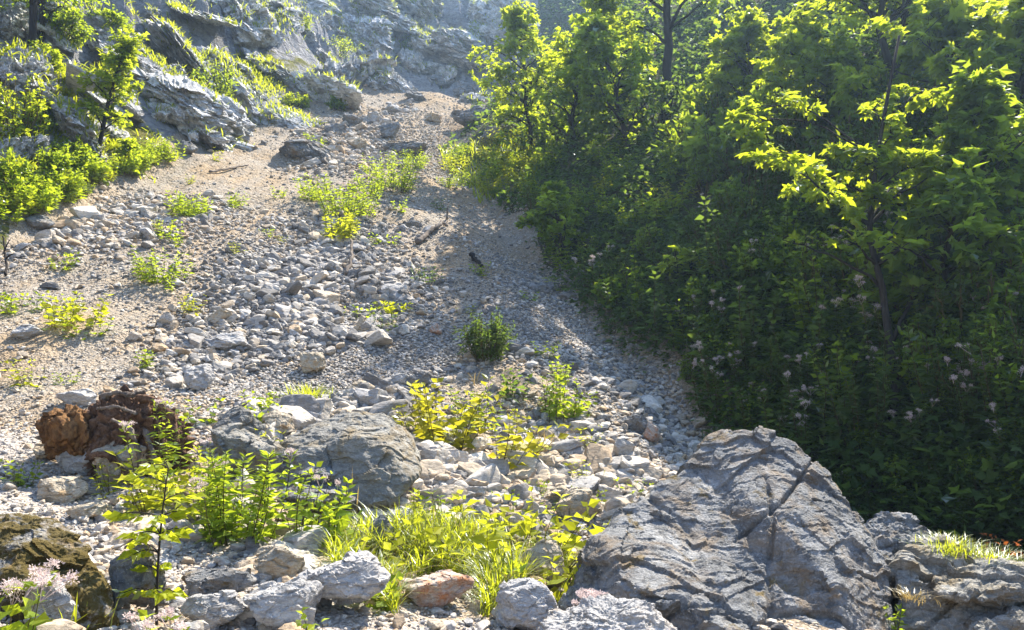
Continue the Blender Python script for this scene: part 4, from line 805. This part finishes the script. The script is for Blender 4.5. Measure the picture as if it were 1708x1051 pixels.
b, h = up_px(855, 945, 845); herb('broad_leaved_plant', 'broad yellow leaves along the right side of the bright grass', 'plant', b, h, M_(210, b), 34, .13, OVATE, L_YEL, 0, 17, gap=.09, lean=.6)
b, h = up_px(935, 925, 868); herb('broad_leaved_plant', 'yellow leaf cluster touching the left tip of the huge boulder', 'plant', b, h, M_(75, b), 8, .13, OVATE, L_YEL, 0, 18, gap=.09, lean=.5)
b, h = up_px(612, 955, 898); herb('broad_leaved_plant', 'large whitish yellow leaf at the left side of the bright grass', 'plant', b, h, M_(70, b), 8, .12, OVATE, L_YEL, 0, 19, gap=.1, lean=.5)
b, h = up_px(862, 1005, 950); herb('broad_leaved_plant', 'pale folded leaf by the pointed olive rock', 'plant', b, h, M_(40, b), 4, .12, OVATE, L_HERB, 0, 20, gap=.1)
b, h = up_px(690, 885, 795); herb('leafy_plant', 'single spike of narrow yellow leaves rising above the bright grass', 'plant', b, h, M_(25, b), 3, .07, LANCE, L_YEL, 0, 21, gap=.03, lean=.1)
b, h = up_px(735, 880, 815); herb('leafy_plant', 'small green weed between pale stones right of the leafy spike', 'plant', b, h, M_(60, b), 7, .075, OVATE, L_HERB, 0, 22)
b, h = up_px(1052, 828, 800); herb('leafy_plant', 'bright little weed at the left foot of the huge boulder', 'plant', b, h, M_(50, b), 9, .05, OVATE, L_HERB, 0, 23, lean=.5)
b, h = up_px(862, 850, 815); herb('leafy_plant', 'small bright weed in the pale rubble above the broad yellow leaves', 'plant', b, h, M_(50, b), 8, .05, OVATE, L_HERB, 0, 24, lean=.5)
b, h = up_px(957, 872, 845); herb('leafy_plant', 'tiny yellow plant beside the big olive brown rock', 'plant', b, h, M_(35, b), 5, .06, OVATE, L_YEL, 0, 25, lean=.4)
b, h = up_px(525, 1075, 1015); herb('leafy_plant', 'small yellow green plant at the lower edge by the square pale slab', 'plant', b, h, M_(50, b), 5, .07, OVATE, L_HERB, 0, 26)
b = at(1493, 1040, 6.0); herb('leafy_plant', 'tiny yellow green plant in the cleft beside the huge boulder', 'plant', b, .12, .08, 4, .06, OVATE, L_HERB, 0, 27)
b = at(985, 1012, 5.15); herb('flowering_plant', 'pale pink flowers showing above the knobbly pale rock', 'plant', b-Z*.05, .10, .12, 7, .03, LANCE, L_HERB, 1, 28, AG)
b, h = up_px(700, 935, 885); herb('broad_leaved_plant', 'low broad yellow green leaves in the middle of the bright grass', 'plant', b, h*.9, M_(150, b), 16, .12, OVATE, L_YEL, 0, 61, gap=.08, lean=.6)
b, h = up_px(905, 985, 930); herb('broad_leaved_plant', 'broad yellow green leaves behind the pointed olive grey rock', 'plant', b, h, M_(110, b), 14, .12, OVATE, L_YEL, 0, 62, gap=.08, lean=.6)
b, h = up_px(610, 1000, 960); herb('broad_leaved_plant', 'low leafy plants at the near left end of the bright grass', 'plant', b, h, M_(100, b), 12, .10, OVATE, L_HERB, 0, 63, gap=.06, lean=.6)
# bright grass
def in_poly(x, y, poly):
    c = np.zeros(len(x), bool); n = len(poly)
    for i in range(n):
        x1, y1 = poly[i]; x2, y2 = poly[(i+1) % n]; c ^= ((y1 > y) != (y2 > y)) & (x < (x2-x1)*(y-y1)/((y2-y1) or 1e-9)+x1)
    return c
def poly_pts(n, poly, seed=0):
    r = np.random.default_rng(seed); p = np.array(poly); out = np.zeros((0, 2))
    while len(out) < n:
        q = r.uniform(p.min(0), p.max(0), (n*3, 2)); out = np.concatenate([out, q[in_poly(q[:, 0], q[:, 1], poly)]])
    out = out[:n]; return P(out[:, 0], out[:, 1])
r = np.random.default_rng(12); m = MB()
pts = poly_pts(12000, [(540,925),(600,905),(700,895),(800,905),(880,915),(950,925),(950,965),(880,985),(840,1010),(815,1030),(660,1030),(620,1000),(560,965)], 1)
cl = fbm2(pts[:, 0]*3, pts[:, 1]*3, 2, 5); k = cl > -.5+.5*r.uniform(-1, 1, len(cl)); gx_, gy_, _ = proj(pts); k &= ~((gx_ > 662) & (gx_ < 800) & (gy_ > 968)) | (gy_ < 968); pts, cl = pts[k], cl[k]
blades(m, pts, r.uniform(0, 6.28, len(pts)), np.clip(.19+.13*cl, .09, .4)*r.uniform(.4, 1.5, len(pts)), r.uniform(.15, 1.3, len(pts)), .0075*r.uniform(.6, 1.4, len(pts)), r)
tag(m.build('grass', L_GRASS), kind='stuff')
m = MB(); q = pts[r.integers(0, len(pts), 900)]+r.normal(size=(900, 3))*np.array([.05, .05, 0]); blades(m, q, r.uniform(0, 6.28, 900), r.uniform(.12, .34, 900), r.uniform(.3, 1.8, 900), .006, r); tag(m.build('dry_grass', L_DRY), kind='stuff')
DS = [(tuft, (515, 668, 'small grass tuft in the rubble above the rounded brown boulder', 38, 75, 240, None)), (tuft, (110, 1050, 'thin green blades in front of the mossy boulder', 70, 120, 60, None)), (tuft, (590, 850, 'sparse dry stalks before the rounded brown boulder', 78, 60, 9, L_DRY)), (tuft, (640, 845, 'few straw coloured stems right of the sparse dry stalks', 70, 40, 7, L_DRY)),
      (tuft, (110, 1000, 'lone dry grass stem bending over the mossy boulder', 110, 25, 3, L_DRY)), (tuft, (905, 745, 'tuft of brown dried grass in the pale rubble', 45, 50, 80, L_DRY)), (tuft, (790, 640, 'wispy dry stems beside the dark round bush', 40, 40, 12, L_DRY))]
for i, (_, (px, pb, lab, hp, wp, n, mt)) in enumerate(DS):
    b = P1(px, pb); tuft('grass_tuft', lab, b, M_(hp, b), M_(wp, b), n, i, mt)
for i, (px, py, d, lab, hp, wp, n, mt) in enumerate([(1585,908,6.5,'soft green grass tuft on top of the overgrown block',32,90,420,None), (1645,935,6.4,'longer grass tuft draping the right of the overgrown block',40,100,460,None), (1695,985,6.2,'yellowish grass hanging over the end of the overgrown block',50,70,300,None), (1520,985,6.0,'rusty dead grass in the cleft of the overgrown block',20,60,120,L_DRY)]):
    tuft('grass_tuft', lab, at(px, py, d)-Z*.03, M_(hp, (0, d))*1.1, M_(wp, (0, d)), n, 30+i, mt, bw=.005, lean=.8)
for i, (px, py, lab) in enumerate([(1630,900,'russet leaved sprig behind the grass of the overgrown block'), (1685,900,'orange brown sprig near the right edge behind the overgrown block')]):
    herb('leafy_plant', lab, 'plant', at(px, py+25, 6.9)-Z*.05, .22, .12, 5, .055, OVATE, L_RED, 0, 60+i, lean=.3)
# --- scree plants
b, h = up_px(810, 600, 512); shrub('bush', 'dark round bush standing alone in the middle of the scree', 'bush', b, h, M_(84, b), 34, 2600, .075, LANCE, L_DARK, 1)
SP = [(580,362,310,85,'leafy flowering clump, widest green patch of the upper scree',40,2),(535,335,298,60,'bright leafy patch at the left of the widest green patch',18,1),(565,402,352,50,'yellowish plant at the tail below the widest green patch',14,3),(655,318,262,75,'bright green clump under the sharp crested rock',32,1),(680,280,254,55,'topmost yellow green clump touching the sharp crested rock',18,1),
      (608,330,292,55,'leafy plant linking the widest green patch and the bright clump',16,2),(312,362,330,52,'lone round bright tuft on the sandy left slope',26,1),(390,346,322,28,'small upright tuft right of the lone round tuft',9,1),(268,470,425,68,'sprawling green weed amid left gravel stones',15,1),(115,545,500,85,'dull olive low weed beside the bare brown hollow',9,3),(735,350,330,34,'dark low plant at the neck of the grey gravel chute',8,4),(710,470,445,45,'flat mossy green plant on the bare brown patch',10,4),(530,262,248,34,'small green leaves in front of the broad dark hump',9,1),
      (500,262,250,26,'green sprig at the shadow side of the broad dark hump',6,1),(660,520,505,45,'small yellow shrub in the mid rubble',10,3),(640,550,525,40,'mossy olive plant by the yellowish cube shaped stone',8,4),(480,200,185,28,'faint tuft near the herbs under the crag wall',6,1),(820,205,188,30,'yellow green tuft on the long grey ledge',8,1)]
for i, (px, pb, pt, wp, lab, ns, k) in enumerate(SP):
    b, h = up_px(px, pb, pt); herb('leafy_plant' if k != 2 else 'flowering_plant', lab, 'plant', b, h*1.05, M_(wp, b), int(ns*1.6), .10 if k != 4 else .07, LANCE if k != 3 else OVATE, {1: L_HERB, 2: L_HERB, 3: L_YEL, 4: L_DARK}[k], .25 if k == 2 else 0, 100+i, gap=.055 if h < .6 else .075, lean=.3)
protos = [herb('small_weed', 'x', 'weed', (0, -40-i, -6), .30, .35, 8, .085, [OVATE, LANCE, OVATE][i], [L_HERB, L_YEL, L_HERB][i], 0, 200+i, lean=.5) for i in range(3)]
r = np.random.default_rng(77); n = 0; first = [True]*3
while n < 58:
    px, py = r.uniform(10, 1150), r.uniform(185, 860); p = P1(px, py)
    if not (np.interp(p[1], LY, LX) < p[0] < np.interp(p[1], GY, GX)) or p[1] < 6.5 or path_d(p[None, :2])[0] < .6: continue
    k = int(r.integers(0, 3)); s_ = r.uniform(.35, 1.0); lab = auto_label(['small green weed', 'small yellow weed', 'tiny green weed'][k if s_ > .5 or k == 1 else 2], p, LAND); n += 1
    if first[k]: o = protos[k]; o.location = p; o.scale = (s_,)*3; o['label'] = lab; o['group'] = 'small weeds dotted over the scree'; first[k] = False
    else: dup(protos[k], p, r.uniform(0, 6.28), s_, lab, 'small weeds dotted over the scree')
# --- herb bank at the left margin of the scree
HB = [herb('herb_clump', 'x', 'plant', (0, -50-i, -6), .52, .85, 26, .12, [LANCE, OVATE, LANCE][i], [L_HERB, L_HERB, L_YEL][i], 0, 230+i, lean=.35, gap=.07) for i in range(3)]
HL = [(P1(*p)[:2], t) for p, t in [((20,370),'the left picture edge'),((60,385),'the jagged grey rock'),((165,255),'the bright young tree'),((305,255),'the dark stone at the crag foot'),((230,290),'the head of the herb bank'),((110,310),'the middle of the herb bank')]]
for i in range(44):
    f = r.uniform(0, 1); px = 5+f*275; py = np.interp(px, [0, 130, 280], [372, 322, 262])-r.uniform(0, 1)**1.3*np.interp(px, [0, 280], [42, 12]); p = P1(px, py); k = i % 3; s_ = r.uniform(.45, .85)*(.8 if k == 2 else 1)
    lab = auto_label(['bright green herb clump', 'leafy green herb clump', 'yellowish herb clump'][k], p, HL)
    if i < 3: o = HB[k]; o.location = p; o.scale = (s_,)*3; o['label'] = lab; o['group'] = 'herbs of the sunny left bank'
    else: dup(HB[k], p, r.uniform(0, 6.28), s_, lab, 'herbs of the sunny left bank')
TL = [(P1(*p)[:2], t) for p, t in [((740,260),'the gravel chute neck'),((800,300),'the sunny turf middle'),((880,240),'the young scree edge maple'),((850,340),'the turf lower rim')]]
for i in range(16):
    px, py = r.uniform(748, 890), r.uniform(245, 335); p = P1(px, py); k = int(r.integers(0, 3)); dup(HB[k], p, r.uniform(0, 6.28), r.uniform(.5, 1.05), auto_label(['bright green herb clump', 'leafy green herb clump', 'yellowish herb clump'][k], p, TL), 'herbs of the sunny turf')
# --- left crag trees and bushes
TG = 'trees on the left crag'
b, h = up_px(160, 258, 72); tree('young_tree', 'bright green young tree in front of the left crag', b, h, M_(95, b), 17, 2300, .105, TRI, L_MAPLE, M_BARK, .05, 1, .28, cat='tree', lean=(.5, .1), pointed=.35)
b = P1(48, 92); tree('tall_tree', 'left one of two slim trunked trees on the crag ledge', b, 7.0, 3.2, 20, 3600, .11, TRI, L_TREE, M_BARK, .085, 2, .14, TG, lean=(.3, .2))
b = P1(69, 88); tree('tall_tree', 'right one of two slim trunked trees on the crag ledge', b, 6.6, 2.8, 18, 3000, .11, TRI, L_TREE, M_BARK, .07, 3, .16, TG, lean=(.2, .1))
LS = [(355,185,92,75,'bush in the dark cleft of the left crag',L_TREE),(25,255,135,95,'yellow green bush at the left edge below the slim trunks',L_MAPLE),(15,318,262,75,'shaded bush at the left edge above the herb bank',L_TREE),(70,292,245,75,'dark green bush behind the herb bank left of the bright young tree',L_TREE),(120,278,238,60,'low dark bush at the trunk of the bright young tree',L_TREE),(210,258,236,45,'low bright bush right of the bright young tree',L_MAPLE),(75,125,80,45,'yellow bush beneath the two slim trunks',L_MAPLE),
      (90,205,165,60,'greyish bush on the crag above the dark bushes',L_TREE),(505,48,15,36,'upper small bush of the middle crag ledge',L_MAPLE),(565,95,58,75,'trailing yellow bush on the middle crag ledge',L_MAPLE),(678,98,50,28,'slender pale green bush in the cleft of the back crag',L_TREE),(495,178,155,42,'bush at the foot of the middle crag',L_MAPLE),(560,182,160,30,'yellowish bush at the crag foot nearer the scree top',L_MAPLE),(110,60,20,70,'leafy bush right of the slim trunks near the upper edge',L_TREE),(320,215,200,60,'dark low bush in shade under the cleft bush',L_DARK),(635,60,28,32,'faint bush on the upper ledge of the back crag',L_TREE),(590,130,100,30,'small bush on the wall below the trailing bush',L_TREE),(400,40,20,40,'low bush on a high grassy ledge of the left crag',L_TREE),(700,120,100,30,'little bush at the notch left of the scree top',L_TREE),(180,45,20,60,'spreading bush high on the left crag by the upper edge',L_TREE)]
for i, (px, pb, pt, wp, lab, mt) in enumerate(LS):
    b, h = up_px(px, pb, pt); shrub('bush', lab, 'bush', b, h*1.05, M_(wp, b), 22, 1300, .095, OVATE, mt, 20+i, 'bushes on the left crag')
# grass on the crag ledges
r = np.random.default_rng(8); m = MB(); q = P(r.uniform(-150, 900, 60000), r.uniform(-80, 330, 60000)); k = (q[:, 0] < np.interp(q[:, 1], LY, LX)-.3) | (q[:, 1] > 47); q = q[k]; q = q[q[:, 1] < 75]
ee = .35; nx = (ground(q[:, 0]+ee, q[:, 1])-ground(q[:, 0]-ee, q[:, 1]))/(2*ee); ny = (ground(q[:, 0], q[:, 1]+ee)-ground(q[:, 0], q[:, 1]-ee))/(2*ee); sl = np.hypot(nx, ny)
q = q[(sl < 1.05+fbm2(q[:, 0]*.5, q[:, 1]*.5, 3, 15)*.45)]; q = np.repeat(q, 5, 0)+r.normal(size=(len(q)*5, 3))*np.array([.22, .22, 0]); q[:, 2] = ground(q[:, 0], q[:, 1])-.03; q = np.concatenate([q]+CRAG_GRASS)
blades(m, q, r.uniform(0, 6.28, len(q)), r.uniform(.08, .28, len(q)), r.uniform(.2, 1.2, len(q)), .03*r.uniform(.6, 1.3, len(q)), r)
tag(m.build('ledge_grass', L_GRASS), kind='stuff')
# --- wooded slope on the right
b = P1(1488, 765); tl = lambda px, py, d: at(px, py, d)-b
NM = [(1245,185,.26,60),(1270,235,.28,75),(1300,265,.26,65),(1250,215,.24,40),(1330,310,.24,60),(1360,300,.2,40),(1440,275,.3,90),(1490,225,.3,60),(1545,265,.34,110),(1590,225,.28,80),(1520,310,.34,90),(1600,290,.26,50),(1650,255,.3,60),(1470,330,.28,50),(1400,250,.2,35),(1560,340,.26,45),(1305,400,.16,18),(1640,350,.3,45),(1690,300,.3,60),(1420,390,.3,40),(1530,410,.3,60),(1480,470,.3,45),(1560,480,.25,35),(1400,330,.25,35),(1620,430,.3,35),(1500,520,.25,30),(1450,180,.3,40),(1560,160,.3,50)]
rr = np.random.default_rng(41); dm = b[1]
grow('maple_tree', 'nearest maple with thin dark trunk and big glowing yellow green leaves', 'tree', b, [(0, 0, -.3), tl(1490, 600, dm+.3), tl(1468, 470, dm+.8), tl(1445, 390, dm+.9), tl(1465, 250, dm+1.0), tl(1500, 60, dm+1.2)], .055,
     [(tl(px, py, dm+1.0+rr.uniform(-.9, .9)), cr*1.1, int(nl*(1.25 if py < 345 else .6))) for px, py, cr, nl in NM], .142, MAPLE, L_MAPLE, M_BARK, 5, nsub=3)
RT = [ # px, base, top, crown px, leaves, leaf m, label, mat, kind
 (890,242,5,135,4400,.12,'young maple at the scree edge with bright lit crown',L_MAPLE,.2,.07),
 (955,250,85,110,2600,.11,'bushy dark green tree just right of the young scree edge maple',L_TREE,.1,.07),
 (1000,232,-30,140,4200,.12,'full crowned tree between the young maple and the tall dark trunk',L_MAPLE,.22,.10),
 (1055,250,40,130,3200,.12,'round leafy tree leaning against the tall dark trunk',L_TREE,.15,.08),
 (1112,208,-200,200,3000,.12,'tall dark trunked tree rising out of view beyond the leafy crowns',L_TREE,.5,.13),
 (1180,240,90,110,2200,.11,'thin tree in shade right of the tall dark trunk',L_TREE,.3,.06),
 (1255,215,40,120,2600,.12,'tree with a lit crown above the nearest maple branch',L_MAPLE,.35,.07),
 (1345,235,50,150,2600,.12,'slim tree with scattered bright leaves left of the double trunk',L_MAPLE,.25,.06),
 (1483,132,-120,200,2600,.12,'left stem of the double trunk near the upper right',L_MAPLE,.45,.08),
 (1499,128,-100,170,2200,.12,'right stem of the double trunk near the upper right',L_TREE,.45,.06),
 (1590,200,40,190,3400,.13,'broad glowing tree at the upper right beside the pale meadow',L_MAPLE,.12,.07),
 (1680,250,20,170,3000,.13,'bright leaved tree cut by the right picture edge',L_MAPLE,.12,.07),
 (1420,250,110,120,1800,.12,'small dim tree under the double trunk',L_TREE,.15,.05),
 (1640,430,180,170,2600,.13,'dark tree behind the nearest maple by the right edge',L_TREE,.2,.07),
 (940,440,310,95,1500,.10,'sparse small tree with thin trunk in the shaded undergrowth',L_TREE,.25,.05),
 (1130,480,425,90,420,.11,'shrubby sapling with one lit spray of leaves in the shade',L_MAPLE,.4,.03),
 (1560,560,330,150,1500,.12,'dim slender tree right of the nearest maple trunk',L_TREE,.3,.05)]
for i, (px, pb, pt, cw, nl, lf_, lab, mt, base, tr) in enumerate(RT):
    b, h = up_px(px, pb, pt); tree('maple_tree' if mt is L_MAPLE else 'broadleaf_tree', lab, b, h, M_(cw, b)*1.35, 22 if nl > 4000 else 16 if nl > 2000 else 11, int(nl*.8), lf_*1.4, TRI if i not in (6, 7, 10, 11) else MAPLE, mt, M_BARK, tr, 50+i, base, 'trees of the wooded right slope', pointed=.0, clump=.15, lean=(r.normal()*.4, -.3))
# shrubs, flowering plants and undergrowth of the shaded slope
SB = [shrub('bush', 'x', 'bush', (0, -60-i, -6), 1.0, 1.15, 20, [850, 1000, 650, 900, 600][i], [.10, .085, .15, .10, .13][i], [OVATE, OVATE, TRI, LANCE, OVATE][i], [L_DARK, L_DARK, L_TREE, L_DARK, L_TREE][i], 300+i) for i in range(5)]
FP = [herb('flowering_plant', 'x', 'plant', (0, -70-i, -6), 1.0, .5, 8, .12, LANCE, L_DARK, .6, 320+i, gap=.07, lean=.2, fsize=1.25) for i in range(3)]
RL = [(P1(*p)[:2], t) for p, t in [((1488,760),'the nearest maple trunk'),((1250,740),'the huge boulder top'),((1180,730),'the gully foot'),((872,250),'the young scree edge maple'),((1112,210),'the tall dark trunk'),((940,440),'the sparse small tree'),((1130,480),'the one lit spray'),((950,500),'the long low rock'),((1640,430),'the dark right edge tree'),((1250,230),'the lit crown tree'),((1590,205),'the broad glowing tree'),((1560,560),'the dim slender tree'),((1640,820),'the overgrown block'),((1040,600),'the scree margin'),((1350,600),'the dark hollow'),((820,310),'the sunny turf corner')]]
r = np.random.default_rng(99); ns = nf = 0
for py in np.arange(235, 900, 44):
    for px in np.arange(770, 1730, 49):
        x, y = px+r.uniform(-24, 24), py+r.uniform(-22, 22); p = P1(x, y)
        if r.uniform() < .2: continue
        dgx = p[0]-np.interp(p[1], GY, GX); near = 1-.5*(dgx < 1.6)
        if dgx < .45 or p[1] < 5 or (p[1] < 7.3 and x < 1460): continue
        if p[1] > 15 and dgx < 2.6 and r.uniform() < .6:
            dup(HB[int(r.integers(0, 3))], p, r.uniform(0, 6.28), r.uniform(.6, 1.1), auto_label('sunlit low herb clump', p, RL), 'herbs of the sunny turf'); continue
        if r.uniform() < .30 and 380 < y < 800 and nf < 34:
            k = nf % 3; s_ = r.uniform(.6, 1.0); lab = auto_label('shaded plant with whitish pink flower tops', p, RL)
            if nf < 3: o = FP[k]; o.location = p; o.scale = (s_,)*3; o['label'] = lab; o['group'] = 'flowering plants in the shade'
            else: dup(FP[k], p, r.uniform(0, 6.28), s_, lab, 'flowering plants in the shade')
            nf += 1
        else:
            k = ns % 5 if ns < 5 else int(r.integers(0, 5)); dist = math.hypot(p[0], p[1]); s_ = np.clip(95*dist/F, .55, 1.5)*r.uniform(.55, 1.45)*near; lab = auto_label(['dark leafy bush', 'dense green bush', 'broad leaved bush', 'narrow leaved dark bush', 'loose green bush'][k], p, RL)
            if ns < 5: o = SB[k]; o.location = p; o.scale = (s_,)*3; o['label'] = lab; o['group'] = 'bushes of the wooded right slope'
            else: dup(SB[k], p, r.uniform(0, 6.28), s_, lab, 'bushes of the wooded right slope')
            ns += 1
print('bushes', ns, 'flowering', nf)
m = MB(); q = P(r.uniform(720, 1950, 130000), r.uniform(-60, 960, 130000)); q = q[(q[:, 0] > np.interp(q[:, 1], GY, GX)+.2+.4*noise2(q[:, 0], q[:, 1], 5)) & (q[:, 1] > 4.5) & (q[:, 1] < 60)]
g = fbm2(q[:, 0]*.8, q[:, 1]*.8, 3, 71); k = g > -.6; q, g = q[k], g[k]; q = q+r.normal(size=q.shape)*np.array([.08, .08, 0]); q[:, 2] = ground(q[:, 0], q[:, 1])+r.uniform(0, 1, len(q))**1.4*(.42+.3*g)
big_ = r.uniform(0, 1, len(q)) < .16; qa, qb = q[~big_], q[big_]+np.array([0, 0, .12])
leaves(m, qa, r.normal(size=qa.shape)*np.array([1, 1, .3]), Z+r.normal(size=qa.shape)*.35, (.045+.003*qa[:, 1])*r.uniform(.6, 1.6, len(qa)), OVATE, r)
leaves(m, qb, r.normal(size=qb.shape)*np.array([1, 1, .4]), Z+r.normal(size=qb.shape)*.5, (.10+.003*qb[:, 1])*r.uniform(.7, 1.5, len(qb)), TRI, r)
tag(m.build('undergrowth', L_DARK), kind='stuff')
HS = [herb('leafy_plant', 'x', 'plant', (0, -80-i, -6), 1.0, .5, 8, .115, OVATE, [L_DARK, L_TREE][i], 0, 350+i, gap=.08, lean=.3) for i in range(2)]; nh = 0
while nh < 52:
    x, y = r.uniform(940, 1708), r.uniform(300, 880); p = P1(x, y)
    if p[0]-np.interp(p[1], GY, GX) < .5 or p[1] < 5 or (p[1] < 7.3 and x < 1460): continue
    k = nh % 2; s_ = r.uniform(.5, 1.25); lab = auto_label(['tall leafy stems in the shade', 'large leaved herb in the shade'][k], p, RL)
    if nh < 2: o = HS[k]; o.location = p; o.scale = (s_,)*3; o['label'] = lab; o['group'] = 'leafy herbs of the shaded slope'
    else: dup(HS[k], p, r.uniform(0, 6.28), s_, lab, 'leafy herbs of the shaded slope')
    nh += 1
m = MB(); q = poly_pts(1500, [(735,250),(800,240),(890,215),(900,330),(850,330),(790,345),(745,330)], 4); q = q[q[:, 0] > np.interp(q[:, 1], GY, GX)-.2]
blades(m, q, r.uniform(0, 6.28, len(q)), r.uniform(.12, .4, len(q)), r.uniform(.2, 1.0, len(q)), .03, r); tag(m.build('turf', L_GRASS), kind='stuff')
# ------------------------------------------------------------------ the hazy air
hv = NT('hazy_air'); pv = hv.n('ShaderNodeVolumePrincipled'); pv.inputs['Color'].default_value = (.46, .69, 1.0, 1); pv.inputs['Density'].default_value = HAZE; pv.inputs['Anisotropy'].default_value = .6
hv.l(pv.outputs[0], hv.out.inputs['Volume'])
lo = np.array([-175., -175., HH.min()-1.0]); hi = np.array([175., 175., HH.max()+14.0])
V = np.array([[(lo, hi)[i][0], (lo, hi)[j][1], (lo, hi)[k][2]] for i in (0, 1) for j in (0, 1) for k in (0, 1)])
tag(link('haze', mesh_np('haze', V, [np.array([[0,1,3,2],[4,6,7,5],[0,4,5,1],[2,3,7,6],[0,2,6,4],[1,5,7,3]])], hv.m)), kind='stuff')
